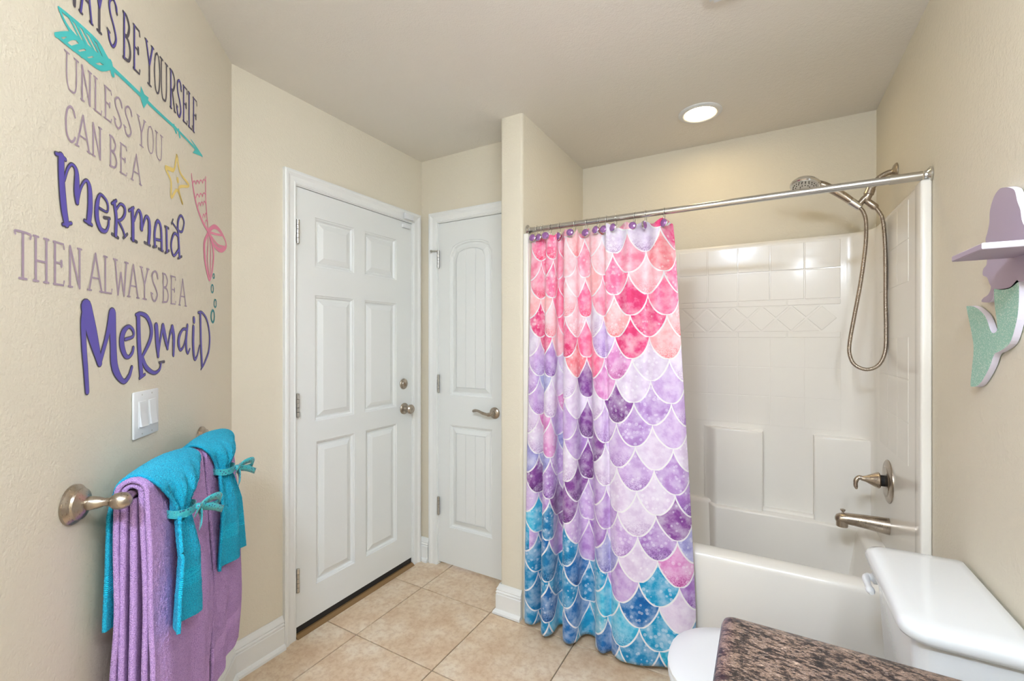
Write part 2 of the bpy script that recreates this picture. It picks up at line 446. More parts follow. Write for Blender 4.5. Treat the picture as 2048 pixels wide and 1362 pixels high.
# casings
CAS = [(0, 0), (0, 0.009), (0.006, 0.012), (0.010, 0.010), (0.030, 0.012), (0.038, 0.016), (0.043, 0.019), (0.052, 0.019), (0.056, 0.016), (0.058, 0.016), (0.058, 0)]
bm = new(); sweep(bm, [(XL, D1Y0, 0), (XL, D1Y0, D1T), (XL, D1Y1, D1T), (XL, D1Y1, 0)], CAS, (1, 0, 0), 1)
trim1 = struct('trim_1', bm, M['trim'])
bm = new()   # jamb + stop
sweep(bm, [(XL, D1Y0, 0), (XL, D1Y0, D1T), (XL, D1Y1, D1T), (XL, D1Y1, 0)], [(-0.004, -T), (-0.004, 0.004), (0.002, 0.004), (0.002, -T)], (1, 0, 0), 1)
struct('door_jamb', bm, M['trim'], trim1)
bm = new(); sweep(bm, [(D2X0, YC, 0), (D2X0, YC, D2T), (D2X1, YC, D2T), (D2X1, YC, 0)], CAS, (0, -1, 0), 1)
trim2 = struct('trim_2', bm, M['trim'])
bm = new()
sweep(bm, [(D2X0, YC, 0), (D2X0, YC, D2T), (D2X1, YC, D2T), (D2X1, YC, 0)], [(-0.004, -T), (-0.004, 0.004), (0.002, 0.004), (0.002, -T)], (0, -1, 0), 1)
struct('door_jamb', bm, M['trim'], trim2)

# ---- doors: local frame (w across, z up, d out of the face)
def rect_pts(w0, w1, z0, z1, o, arch=0.0, n=12):
    w0 += o; w1 -= o; z0 += o; z1 -= o
    pts = [(w0, z0), (w1, z0)]
    if arch:
        c = (w0+w1)/2; hw = (w1-w0)/2; rise = max(arch - 0.25*o, 0.005)
        for i in range(n+1):
            t = 1 - 2*i/n
            pts.append((c+hw*t, z1 - rise + rise*math.sqrt(max(0, 1-0.86*t*t)) - rise*math.sqrt(0.14)*0 if abs(t) < 1 else z1-rise))
    else:
        pts += [(w1, z1), (w0, z1)]
    return pts
def make_door(name, origin, ax, nrm, w, h, z0, panels, thick=0.035):
    """panels: (w0, w1, zlo, zhi, arch, planks)"""
    ax, nrm, up = Vector(ax), Vector(nrm), Vector((0, 0, 1)); o = Vector(origin)
    P = lambda a, z, d: o + ax*a + up*z + nrm*d
    bm = new()
    outer = [(0, z0), (w, z0), (w, h), (0, h)]
    edges = []
    def loop(pts, d):
        vs = [bm.verts.new(P(a, z, d)) for a, z in pts]
        return vs
    ov = loop(outer, 0)
    for i in range(4): edges.append(bm.edges.new((ov[i], ov[(i+1) % 4])))
    holes = []
    for p in panels:
        pts = rect_pts(p[0], p[1], p[2], p[3], 0, p[4]); vs = loop(pts, 0)
        for i in range(len(vs)): edges.append(bm.edges.new((vs[i], vs[(i+1) % len(vs)])))
        holes.append((p, vs))
    bmesh.ops.triangle_fill(bm, use_beauty=True, use_dissolve=False, edges=edges)
    for p, vs in holes:      # stepped moulding down to the recess floor
        prev = vs
        for off, d in ((0.0015, -0.004), (0.008, -0.006), (0.014, -0.014), (0.022, -0.014)):
            cur = loop(rect_pts(p[0], p[1], p[2], p[3], off, p[4]), d)
            for i in range(len(cur)):
                j = (i+1) % len(cur); bm.faces.new((prev[i], prev[j], cur[j], cur[i]))
            prev = cur
        bm.faces.new(prev)
    bv = loop(outer, -thick)
    bm.faces.new(bv)
    for i in range(4):
        j = (i+1) % 4; bm.faces.new((ov[i], ov[j], bv[j], bv[i]))
    door = struct(name, bm, M['door'])
    for p, _ in holes:
        bm = new(); rings = []
        for off, d in ((0.0225, -0.0139), (0.0235, -0.0115), (0.043, -0.0035), (0.046, -0.0020)):
            rings.append([P(a, z, d) for a, z in rect_pts(p[0], p[1], p[2], p[3], off, p[4])])
        loft(bm, rings, True, False, not p[5])
        if p[5]: bm.faces.new([bm.verts.new(P(a, z, -0.005)) for a, z in rect_pts(p[0], p[1], p[2], p[3], 0.044, p[4])])
        pan = struct('door_panel', bm, M['door'], door)
        for k in range(p[5]):      # tongue-and-groove planks inside the raised field
            wa, wb = p[0]+0.0485, p[1]-0.0485
            s = (wb-wa)/p[5]; l0, l1 = wa+s*k+0.0012, wa+s*(k+1)-0.0012
            full = rect_pts(p[0], p[1], p[2], p[3], 0.0485, p[4])
            def top(a):
                if not p[4]: return p[3]-0.0485
                arc = sorted(full[2:]); 
                for q in range(len(arc)-1):
                    if arc[q][0] <= a <= arc[q+1][0]:
                        f = (a-arc[q][0])/max(1e-6, arc[q+1][0]-arc[q][0]); return arc[q][1]*(1-f)+arc[q+1][1]*f
                return arc[0][1] if a < arc[0][0] else arc[-1][1]
            zb = p[2]+0.0485
            ys = [l0+(l1-l0)*i/4 for i in range(5)]
            pts = [(l0, zb), (l1, zb)] + [(a, top(a)) for a in reversed(ys)]
            bm = new(); prism(bm, [P(a, z, -0.0052) for a, z in pts], nrm*0.0032)
            bevel_sharp(bm, 0.0012, 1); struct('plank', bm, M['door'], pan)
    return door, P
W1 = D1Y1-D1Y0-0.008
d1, P1 = make_door('door_1', (XL-0.004, D1Y0+0.004, 0), (0, 1, 0), (1, 0, 0), W1, D1T-0.006, 0.045,
    [(0.102, 0.330, 1.690, 1.922, 0, 0), (0.400, 0.632, 1.690, 1.922, 0, 0), (0.102, 0.330, 0.962, 1.556, 0, 0), (0.400, 0.632, 0.962, 1.556, 0, 0), (0.108, 0.334, 0.195, 0.865, 0, 0), (0.408, 0.636, 0.195, 0.865, 0, 0)])
W2 = D2X1-D2X0-0.008
d2, P2 = make_door('door_2', (D2X0+0.004, YC+0.004, 0), (1, 0, 0), (0, -1, 0), W2, D2T-0.006, 0.018,
    [(0.082, W2-0.068, 1.020, 1.925, 0.075, 3), (0.082, W2-0.068, 0.235, 0.845, 0, 3)])
def hinge(Pf, z, parent, bumper=False):
    bm = new()
    u = (Pf(1, 0, 0)-Pf(0, 0, 0)); nv = (Pf(0, 0, 1)-Pf(0, 0, 0))
    for k in range(5):
        lathe(bm, Pf(0.006, z-0.05+0.02*k, 0.011), (0, 0, 1), [(0.0006, 0.0066), (0.0010, 0.0074), (0.0190, 0.0074), (0.0194, 0.0066)], 14)
    lathe(bm, Pf(0.006, z+0.05, 0.011), (0, 0, 1), [(0, 0.0076), (0.003, 0.0076), (0.005, 0.003)], 12)
    lathe(bm, Pf(0.006, z-0.05, 0.011), (0, 0, -1), [(0, 0.0076), (0.003, 0.0076), (0.005, 0.003)], 12)
    h = obj('hinge', bm, M['hinge'], parent, True, 35)
    if bumper:
        bm = new(); c = Pf(0.006, z+0.048, 0.011)
        tube(bm, [c, c+nv*0.012-u*0.01, c+nv*0.02-u*0.035], 0.0035, 8)
        lathe(bm, c+nv*0.020-u*0.033, (nv*0.3-u), [(0, 0.004), (0.002, 0.008), (0.009, 0.008), (0.011, 0.004)], 12)
        obj('hinge_stop', bm, M['hinge'], h, True, 35)
for z in (1.835, 1.05, 0.26): hinge(P1, z, d1)
hinge(P2, 1.83, d2, True); hinge(P2, 1.085, d2); hinge(P2, 0.355, d2)
# deadbolt with thumb turn, round knob
c = P1(0.690, 1.089, 0)
bm = new(); lathe(bm, c, (1, 0, 0), [(0, 0.031), (0.004, 0.031), (0.008, 0.027), (0.010, 0.020), (0.013, 0.018), (0.014, 0.010)], 28)
db = obj('deadbolt', bm, M['nickel'], d1, True, 35)
bm = new(); obox(bm, c, Vector((0, 1, 0)), Vector((0, 0, 1)), Vector((1, 0, 0)), -0.004, 0.004, -0.014, 0.014, 0.012, 0.024, 0.002)
obj('thumb_turn', bm, M['nickel'], db, True, 35)
c = P1(0.694, 0.944, 0)
bm = new(); lathe(bm, c, (1, 0, 0), [(0, 0.033), (0.004, 0.033), (0.009, 0.028), (0.012, 0.016), (0.026, 0.012), (0.032, 0.013), (0.038, 0.021), (0.046, 0.0265), (0.055, 0.027), (0.062, 0.022), (0.064, 0.014)], 28)
kn = obj('door_knob', bm, M['nickel'], d1, True, 35)
bm = new(); lathe(bm, c+Vector((0.063, 0, 0)), (1, 0, 0), [(0, 0.0075), (0.004, 0.007), (0.005, 0.004)], 14); obj('lock_button', bm, M['nickel'], kn, True, 35)
# alarm contact on the door head
bm = new(); obox(bm, P1(0.702, 2.014, 0.0), Vector((0, 1, 0)), Vector((0, 0, 1)), Vector((1, 0, 0)), -0.030, 0.030, -0.012, 0.012, 0, 0.014, 0.004)
obj('contact_magnet', bm, M['plastic'], d1, True, 40)
bm = new(); box(bm, XL+0.016, XL+0.034, D1Y0+0.672, D1Y0+0.742, D1T+0.004, D1T+0.040, 0.005)
tag(obj('door_contact_sensor', bm, M['plastic'], None, True, 40), 'small white plastic alarm sensor stuck on the door casing head', 'sensor')
# threshold, and a black strip painting the shaded gap under door 1
bm = new(); sweep(bm, [(XL-0.06, D1Y0+0.003, 0), (XL-0.06, D1Y1-0.003, 0)], [(0, 0), (0, 0.014), (0.050, 0.016), (0.062, 0.014), (0.078, 0.003), (0.078, 0)], (0, 0, 1), -1)
struct('trim_3', bm, M['bronze'])
bm = new(); box(bm, XL-0.036, XL-0.006, D1Y0+0.006, D1Y1-0.006, 0.0165, 0.0445); obj('door_gap_shade', bm, M['dark'], d1)
bm = new(); box(bm, D2X0-0.1, D2X1+0.1, YC+0.5, YC+0.52, 0, 2.4); struct('wall_closet_inner', bm, M['wall'])
# lever on door 2
c = P2(W2-0.052, 0.939, 0)
bm = new(); lathe(bm, c, (0, -1, 0), [(0, 0.032), (0.004, 0.032), (0.008, 0.028), (0.011, 0.022), (0.014, 0.013), (0.036, 0.011), (0.044, 0.010)], 28)
rs = obj('lever_rosette', bm, M['nickel'], d2, True, 35)
bm = new()
tube(bm, catmull([c+Vector(v) for v in ((0.004, -0.042, 0), (-0.015, -0.047, -0.004), (-0.045, -0.050, 0.001), (-0.080, -0.050, 0.012), (-0.105, -0.047, 0.011), (-0.122, -0.043, 0.004))], 5), [0.011]*6+[0.0085]*6+[0.0075]*6+[0.0085]*5+[0.007, 0.005, 0.002], 12)
obj('lever', bm, M['nickel'], rs, True)

# ================================================================== BATHTUB UNIT
TX0, TX1 = PX1+0.0005, XR-0.0005
tub = thing('bathtub', ((TX0+TX1)/2, 1.94, 0), 'white one-piece fibreglass bathtub and shower surround with moulded tiles', 'bathtub')
def rrect(x0, x1, y0, y1, r, z, n=6):
    pts = []
    for cx, cyy, a in ((x1-r, y0+r, -90), (x1-r, y1-r, 0), (x0+r, y1-r, 90), (x0+r, y0+r, 180)):
        for i in range(n+1):
            t = R(a + 90*i/n); pts.append(Vector((cx+r*math.cos(t), cyy+r*math.sin(t), z)))
    return pts
bm = new()
AY = 1.938
o0 = rrect(TX0, TX1, AY, 2.684, 0.004, 0.0)
rings = [rrect(TX0, TX1, AY+0.012, 2.684, 0.004, 0.002), rrect(TX0, TX1, AY, 2.684, 0.004, 0.02), rrect(TX0, TX1, AY, 2.684, 0.004, 0.462), rrect(TX0, TX1, AY+0.004, 2.684, 0.004, 0.477), rrect(TX0, TX1, AY+0.013, 2.684, 0.004, 0.485),
         rrect(TX0+0.07, TX1-0.07, AY+0.078, 2.622, 0.07, 0.487), rrect(TX0+0.085, TX1-0.085, AY+0.092, 2.612, 0.07, 0.480), rrect(TX0+0.095, TX1-0.095, AY+0.100, 2.606, 0.07, 0.46), rrect(TX0+0.14, TX1-0.12, AY+0.125, 2.590, 0.09, 0.2), rrect(TX0+0.2, TX1-0.16, AY+0.17, 2.55, 0.09, 0.13)]
loft(bm, rings)
obj('tub_basin', bm, M['fibre'], tub, True, 50)
# surround wall panel: inner face swept in plan
BY = 2.64
def arc(cx, cyy, r, a0, a1, n=8): return [(cx+r*math.cos(R(a0+(a1-a0)*i/n)), cyy+r*math.sin(R(a0+(a1-a0)*i/n))) for i in range(n+1)]
IX0, IX1 = TX0+0.027, TX1-0.027
plan = [(IX0, AY-0.03)] + arc(IX0+0.10, BY-0.10, 0.10, 180, 90) + arc(IX1-0.10, BY-0.10, 0.10, 90, 0) + [(IX1, AY-0.03)]
bm = new()
rings = []
for z, o in ((0.47, 0.0), (1.835, 0.0), (1.846, 0.0005), (1.854, 0.004), (1.858, 0.010), (1.858, 0.020)):
    ring = []
    for i, (x, y) in enumerate(plan):
        a = Vector(plan[max(i-1, 0)]+(0,)); b = Vector(plan[min(i+1, len(plan)-1)]+(0,)); d = (b-a).normalized()
        nn = Vector((-d.y, d.x, 0))
        ring.append(Vector((x, y, z))+nn*o)
    rings.append(ring)
loft(bm, rings, closed=False)
surround = obj('surround_panel', bm, M['fibre'], tub, True, 60)
for x0, x1 in ((TX0, IX0+0.001), (IX1-0.001, TX1)):
    bm = new(); box(bm, x0, x1, AY-0.060, AY+0.01, 0.0, 1.858, 0.007, 3); obj('front_flange', bm, M['fibre'], tub, True, 50)
# moulded tiles
TH = 0.0026
tcache = {}
def tile_rect(cx, cz, w, h, plane='back', TH=TH, bv=0.0018):
    key = (round(w, 4), round(h, 4), plane, TH)
    if key not in tcache:
        bm = new(); box(bm, -w/2, w/2, -TH, 0.004, -h/2, h/2, bv, 1)
        if plane == 'end': bm.transform(Matrix.Rotation(R(-90), 4, 'Z'))
        o = obj('moulded_tile', bm, M['fibre'], surround); tcache[key] = o.data
    else:
        o = link('moulded_tile', tcache[key]); setparent(o, surround)
    o.location = (cx, BY, cz) if plane == 'back' else (IX1, cx, cz)
G = 0.0048
TW = 0.148
cols = [-0.272+TW*k for k in range(-4, 4)]
rows = [(1.698, 1.835), (1.548, 1.698)] + [(1.356-0.1505*(k+1), 1.356-0.1505*k) for k in range(3)]
for zb, zt in rows:
    for x in cols:
        tile_rect(x+TW/2, (zb+zt)/2, TW-G*(1 if zb > 1.5 else 0.6), zt-zb-G*(1 if zb > 1.5 else 0.6), 'back', *((TH, 0.0018) if zb > 1.5 else (0.0010, 0.0007)))
for (zb, zt) in ((1.518, 1.548), (1.356, 1.388)):
    for k in range(-3, 3):
        x0 = -0.272-TW*0.5+k*0.222
        if x0 < -0.87 or x0+0.222 > 0.34: continue
        tile_rect(x0+0.111, (zb+zt)/2, 0.222-G, zt-zb-G)
dz0, dz1, dw = 1.388, 1.518, 0.1295
def tile_poly(pts):
    c = sum((Vector(p) for p in pts), Vector((0, 0)))/len(pts)
    q = [c+(Vector(p)-c)*(1-0.0048/max(0.02, (Vector(p)-c).length)*1.0) for p in pts]
    bm = new(); prism(bm, [Vector((p.x, BY+0.003, p.y)) for p in q], (0, -(TH+0.003), 0)); bevel_sharp(bm, 0.0016, 1)
    obj('moulded_tile', bm, M['fibre'], surround)
zm = (dz0+dz1)/2
for k in range(-4, 5):
    x = -0.2745+dw*k
    if k < 4 or True: tile_poly([(x, dz1), (x+dw/2, zm), (x, dz0), (x-dw/2, zm)])
    if k < 4:
        tile_poly([(x+0.002, dz1), (x+dw-0.002, dz1), (x+dw/2, zm+0.002)]); tile_poly([(x+0.002, dz0), (x+dw/2, zm-0.002), (x+dw-0.002, dz0)])
for zb, zt in rows:
    for k in range(3): tile_rect(2.02+TW*k+TW/2, (zb+zt)/2, TW-G*0.6, zt-zb-G*0.6, 'end', 0.0012, 0.0008)
# raised ledge blocks on the back panel
def bulge(x0, x1, yf, z0, z1, ch0, ch1, name):
    pts = [(x0, BY+0.005)]
    n = 8
    if ch0: pts += [(x0+ch0*i/n, BY+(yf-BY)*(0.5-0.5*math.cos(math.pi*i/n))) for i in range(n+1)]
    else: pts += [(x0, yf)]
    if ch1: pts += [(x1-ch1*(n-i)/n, BY+(yf-BY)*(0.5+0.5*math.cos(math.pi*i/n))) for i in range(n+1)]
    else: pts += [(x1, yf)]
    pts += [(x1, BY+0.005)]
    clean = []
    for p in pts:
        if not clean or (Vector(p)-Vector(clean[-1])).length > 1e-4: clean.append(p)
    bm = new(); prism(bm, [Vector((x, y, z0)) for x, y in clean], (0, 0, z1-z0))
    bm.normal_update()
    es = [e for e in bm.edges if len(e.link_faces) == 2 and e.calc_face_angle(0) > R(50) and all(v.co.y < BY for v in e.verts)]
    bmesh.ops.bevel(bm, geom=es, offset=0.009, segments=3, profile=0.5, affect='EDGES')
    obj(name, bm, M['fibre'], tub, True, 55)
bulge(-0.292, -0.008, 2.585, 0.45, 0.880, 0.075, 0, 'ledge_block')
bulge(0.208, 0.432, 2.585, 0.45, 0.880, 0, 0, 'ledge_block')
bulge(-0.296, 0.40, 2.550, 0.15, 0.474, 0.080, 0, 'tub_back_bulge')

# ---- shower fittings
SY = 2.32
sh = thing('hand_shower', (XR, SY, 2.02), 'brushed nickel hand shower on a bent arm with a long metal hose', 'shower')
A0 = onx(1793, 343, XR); SY = A0.y
bm = new(); lathe(bm, (XR-0.001, SY, A0.z), (-1, 0, 0), [(0, 0.034), (0.004, 0.034), (0.010, 0.026), (0.014, 0.013), (0.016, 0.011)], 28)
obj('arm_flange', bm, M['nickel'], sh, True, 35)
pj = lambda px, py, dy=0: ony(px, py, SY+dy)
bm = new(); tube(bm, catmull([Vector((XR-0.010, SY, A0.z)), pj(1775, 346), pj(1757, 357), pj(1747, 372), pj(1741, 383)], 6), 0.0105, 14)
obj('shower_arm', bm, M['nickel'], sh, True)
bm = new(); p, q = pj(1742, 376), pj(1732, 402)
L_ = (q-p).length
lathe(bm, p, q-p, [(0, 0.012), (0.002, 0.017), (L_*0.5, 0.018), (L_*0.55, 0.015), (L_*0.9, 0.013), (L_, 0.010)], 20)
tube(bm, [pj(1735, 393), pj(1728, 398), pj(1719, 408), pj(1711, 412)], [0.014, 0.013, 0.012, 0.012], 14)
obj('bracket', bm, M['nickel'], sh, True, 40)
p, q = pj(1722, 416), pj(1702, 403)
bm = new(); lathe(bm, p, q-p, [(0, 0.010), (0.004, 0.015), ((q-p).length, 0.016), ((q-p).length+0.003, 0.013)], 20); obj('cradle', bm, M['chrome'], sh, True, 40)
hp = catmull([pj(1706, 405), pj(1690, 394), pj(1668, 381, -0.005), pj(1650, 372, -0.01), pj(1636, 367, -0.014)], 5)
bm = new(); tube(bm, hp, [0.0135+0.003*math.sin(i/len(hp)*3) for i in range(len(hp))], 16); obj('handle', bm, M['nickel'], sh, True)
hc = pj(1611, 368, -0.018); fd = Vector((-0.16, -0.34, -1)).normalized()
bm = new(); lathe(bm, hc-fd*0.016, fd, [(0, 0.012), (0.004, 0.034), (0.012, 0.052), (0.022, 0.058), (0.030, 0.057), (0.033, 0.053)], 32)
hd = obj('spray_head', bm, M['chrome'], sh, True, 35)
bm = new(); lathe(bm, hc+fd*0.0172, fd, [(0, 0.050), (0.0015, 0.049), (0.002, 0.020)], 32); fp = obj('spray_plate', bm, M['hinge'], hd, True, 35)
bm = new(); u_, v_, _ = frame(fd)
for rr, nn in ((0.043, 22), (0.034, 16), (0.018, 10)):
    for k in range(nn):
        t = 2*math.pi*k/nn; lathe(bm, hc+fd*0.019+(u_*math.cos(t)+v_*math.sin(t))*rr, fd, [(0, 0.0021), (0.0025, 0.0017)], 6)
nz = obj('spray_nozzles', bm, M['dark'], hd); nz['kind'] = 'stuff'
bm = new(); p, q = pj(1731, 400), pj(1750, 414, -0.004); lathe(bm, p, q-p, [(0, 0.010), (0.005, 0.012), ((q-p).length, 0.014), ((q-p).length+0.008, 0.010)], 18); obj('hose_nut', bm, M['nickel'], sh, True, 40)
hose = catmull([pj(1719, 414), pj(1727, 425, -0.004), pj(1732, 445, -0.006), pj(1731, 490, -0.008), pj(1722, 560, -0.01), pj(1710, 625, -0.012), pj(1700, 680, -0.012), pj(1699, 707, -0.012), pj(1709, 729, -0.012), pj(1733, 739, -0.012), pj(1757, 730, -0.012), pj(1770, 703, -0.012), pj(1772, 660, -0.012), pj(1771, 600, -0.011), pj(1771, 530, -0.01), pj(1769, 470, -0.008), pj(1764, 435, -0.006), pj(1751, 414, -0.004)], 14)
# resample evenly and ridge the hose
ln = [0]
for i in range(1, len(hose)): ln.append(ln[-1]+(hose[i]-hose[i-1]).length)
def samp(s):
    for i in range(1, len(ln)):
        if ln[i] >= s:
            f = (s-ln[i-1])/max(1e-9, ln[i]-ln[i-1]); return hose[i-1].lerp(hose[i], f)
    return hose[-1]
NS = 1100
hs = [samp(ln[-1]*i/NS) for i in range(NS+1)]
bm = new(); tube(bm, hs, [0.0078 if i % 4 < 2 else 0.0068 for i in range(NS+1)], 10); obj('hose', bm, M['nickel'], sh, True)

vc = onx(1777, 963, IX1)
va = thing('shower_valve', vc, 'round brushed nickel tub valve plate with cone lever handle', 'faucet valve')
bm = new(); lathe(bm, vc+Vector((0.001, 0, 0)), (-1, 0, 0), [(0, 0.086), (0.004, 0.086), (0.008, 0.080), (0.010, 0.062), (0.013, 0.058), (0.015, 0.030)], 40); obj('escutcheon', bm, M['nickel'], va, True, 30)
bm = new(); lathe(bm, vc, (-1, 0, 0), [(0.010, 0.022), (0.030, 0.022)], 24); obj('valve_collar', bm, M['dark'], va, True, 35)
bm = new(); lathe(bm, vc, (-1, 0, 0), [(0.028, 0.030), (0.032, 0.033), (0.040, 0.030), (0.075, 0.012), (0.088, 0.009)], 28)
hp = catmull([vc+Vector(v) for v in ((-0.080, 0, 0), (-0.094, 0, 0.002), (-0.104, -0.002, -0.008), (-0.107, -0.004, -0.026), (-0.104, -0.006, -0.046))], 6)
tube(bm, hp, [0.0095]*8+[0.0085]*8+[0.0075]*6+[0.006, 0.005, 0.003], 12)
obj('valve_handle', bm, M['nickel'], va, True, 45)

pc = onx(1778, 1053, IX1)
spt = thing('tub_spout', pc, 'brushed nickel tub spout with pull-up diverter knob', 'spout')
bm = new()
rings = []
for dx, rz_, ry_, dz in ((0.0, 0.033, 0.030, 0), (-0.01, 0.033, 0.030, 0), (-0.08, 0.027, 0.026, 0.004), (-0.135, 0.023, 0.024, 0.005), (-0.160, 0.021, 0.022, 0.003), (-0.172, 0.016, 0.017, 0.001), (-0.177, 0.006, 0.008, 0)):
    rings.append([pc+Vector((dx, ry_*math.cos(2*math.pi*j/24), dz+rz_*math.sin(2*math.pi*j/24))) for j in range(24)])
loft(bm, rings)
lathe(bm, pc+Vector((-0.153, 0, 0)), (0, 0, -1), [(0, 0.021), (0.024, 0.021), (0.030, 0.0205), (0.030, 0.014), (0.022, 0.012)], 20)
obj('spout_body', bm, M['nickel'], spt, True, 45)
bm = new(); lathe(bm, pc+Vector((-0.150, 0, 0.020)), (0, 0, 1), [(0, 0.004), (0.012, 0.004), (0.015, 0.008), (0.020, 0.010), (0.022, 0.007)], 16); obj('diverter_knob', bm, M['nickel'], spt, True, 40)

# ---- shower rod
RL, RR = Vector((PX1, 1.930, 1.884)), Vector((XR, 1.893, 1.873))
rod = thing('shower_rod', RL, 'long satin steel tension rod carrying the shower curtain', 'curtain rod')
bm = new(); tube(bm, [RL+(RR-RL)*0.004, RL+(RR-RL)*0.93], 0.0130, 20); obj('rod_tube', bm, M['rod'], rod, True, 40)
bm = new(); tube(bm, [RL+(RR-RL)*0.93, RL+(RR-RL)*0.985], 0.0150, 20); obj('rod_sleeve', bm, M['hinge'], rod, True, 40)
for p, d in ((RL, RR-RL), (RR, RL-RR)):
    bm = new(); lathe(bm, p, d, [(0.0005, 0.026), (0.005, 0.026), (0.008, 0.022), (0.012, 0.016), (0.018, 0.015)], 28); obj('rod_flange', bm, M['chrome'], rod, True, 35)

# ---- shower curtain
cp = [(-0.976, 1.835), (-0.962, 1.822), (-0.930, 1.826), (-0.905, 1.868), (-0.888, 1.862), (-0.874, 1.800), (-0.846, 1.783), (-0.826, 1.815), (-0.826, 1.880), (-0.806, 1.898), (-0.786, 1.868), (-0.770, 1.800), (-0.738, 1.783), (-0.714, 1.815), (-0.706, 1.872), (-0.682, 1.893), (-0.650, 1.880), (-0.628, 1.826), (-0.592, 1.806), (-0.566, 1.838), (-0.548, 1.818), (-0.510, 1.795), (-0.450, 1.808), (-0.390, 1.838), (-0.345, 1.852), (-0.300, 1.850), (-0.262, 1.868), (-0.238, 1.895)]
cb_ = catmull([Vector((x, y, 0)) for x, y in cp], 10)
NC = len(cb_); NV = 120
ul = [0]
for i in range(1, NC): ul.append(ul[-1]+(cb_[i]-cb_[i-1]).length)
def ctop(i):
    x, y = cb_[i].x, cb_[i].y
    return Vector((-0.976+(x+0.976)*(0.641/0.738), 1.905+(y-1.84)*0.42, 0))
ZT, ZB = 1.842, 0.030
bm = new(); uvl = bm.loops.layers.uv.new('UVMap')
grid = []; uvs = []
for j in range(NV+1):
    s = j/NV; rowv = []
    for i in range(NC):
        w = min(1, s*1.15)**0.8
        p = ctop(i).lerp(cb_[i], w)
        zt = ZT + 0.010*math.cos(ul[i]*2*math.pi/0.095)*(1 if j == 0 else 0.6) * max(0, 1-s*12)
        z = zt+(ZB-zt)*s
        p.y += 0.004*math.sin(ul[i]*31+s*5)*s + 0.020*math.sin((p.x+0.36)*2*math.pi/0.105)*max(0, 1-s*1.3)*(1 if p.x > -0.60 else 0.2)
        rowv.append(bm.verts.new((p.x, p.y, z)))
    grid.append(rowv)
for j in range(NV):
    for i in range(NC-1):
        f = bm.faces.new((grid[j][i], grid[j][i+1], grid[j+1][i+1], grid[j+1][i]))
        for lp, (ii, jj) in zip(f.loops, ((i, j), (i+1, j), (i+1, j+1), (i, j+1))):
            lp[uvl].uv = (ul[ii]+1.6, 1.85*jj/NV+0.06)
cur = obj('shower_curtain', bm, M['curtain'], None, True)
so = cur.modifiers.new('thickness', 'SOLIDIFY'); so.thickness = 0.0012
tag(cur, 'polyester shower curtain printed with pink, purple and blue fish scales', 'shower curtain')
def curtain_top_at(x):
    best = min(range(NC), key=lambda i: abs(ctop(i).x-x)); return ctop(best).y
for k, zx in enumerate((245, 305, 395, 495, 665, 795, 930, 1015, 1120, 1325, 1450, 1655)):
    px = 1030+zx/5.535
    r = ray(px, 440)
    x = -0.6
    for _ in range(4):
        yr = RL.y+(RR.y-RL.y)*(x-RL.x)/(RR.x-RL.x); x = r[0]*yr/r[1]
    zr = RL.z+(RR.z-RL.z)*(x-RL.x)/(RR.x-RL.x)
    hk = thing('curtain_hook', (x, yr, zr), 'chrome curtain ring with purple gem, '+('first', 'second', 'third', 'fourth', 'fifth', 'sixth', 'seventh', 'eighth', 'ninth', 'tenth', 'eleventh', 'twelfth')[k]+' on the rod from the partition wall', 'curtain hook', 'curtain hooks along the rod')
    bm = new(); pts = []
    yc = curtain_top_at(x)
    gy = min(yc-0.020, yr-0.020)
    for i in range(25):
        t = R(-55+ 290*i/24); pts.append(Vector((x, yr+0.0175*math.cos(t), zr+0.0175*math.sin(t))))
    pts = [Vector((x, gy+0.003, zr-0.044))] + [Vector((x, yr-0.016, zr-0.016))] + [p for p in reversed(pts) if True][0:0] + pts[::-1] + [Vector((x, yr+0.004, zr-0.040))]
    tube(bm, catmull(pts, 2), 0.0013, 8); obj('ring', bm, M['chrome'], hk, True)
    ang = random.uniform(-0.5, 0.7) if k != 10 else 1.35
    gd = Vector((math.sin(ang), -math.cos(ang), 0.1))
    bm = new(); lathe(bm, Vector((x, gy, zr-0.052)), gd, [(-0.004, 0.010), (0, 0.0155), (0.003, 0.0165), (0.006, 0.012), (0.008, 0.007)], 10); obj('gem', bm, M['gem'], hk)
    bm = new(); lathe(bm, Vector((x, gy, zr-0.052)), gd, [(-0.005, 0.0125), (-0.005, 0.0172), (0.001, 0.0178), (0.002, 0.0165)], 20); obj('gem_setting', bm, M['chrome'], hk, True, 35)

# ================================================================== TOILET
TY = 1.392
toi = thing('toilet', (0.05, TY, 0), 'white two-piece toilet with closed lid between tub and vanity', 'toilet')
def oval(cx, rx_, ry_, z, n=36, sq=2.4, back=None):
    out = []
    for i in range(n):
        t = 2*math.pi*i/n; c_, s_ = math.cos(t), math.sin(t)
        x = cx+rx_*math.copysign(abs(c_)**(2/sq), c_); y = TY+ry_*math.copysign(abs(s_)**(2/sq), s_)
        if back is not None: x = min(x, back)
        out.append(Vector((x, y, z)))
    return out
bm = new()
loft(bm, [oval(0.06, 0.235, 0.118, 0.0), oval(0.06, 0.232, 0.115, 0.03), oval(0.05, 0.215, 0.105, 0.10), oval(0.03, 0.215, 0.115, 0.19), oval(0.005, 0.225, 0.150, 0.28), oval(-0.010, 0.232, 0.178, 0.345), oval(-0.012, 0.234, 0.182, 0.378), oval(-0.012, 0.228, 0.176, 0.385)])
obj('bowl', bm, M['porc'], toi, True, 60)
bm = new(); box(bm, 0.16, 0.44, TY-0.125, TY+0.125, 0.20, 0.398, 0.03, 4); obj('rear_deck', bm, M['porc'], toi, True, 60)
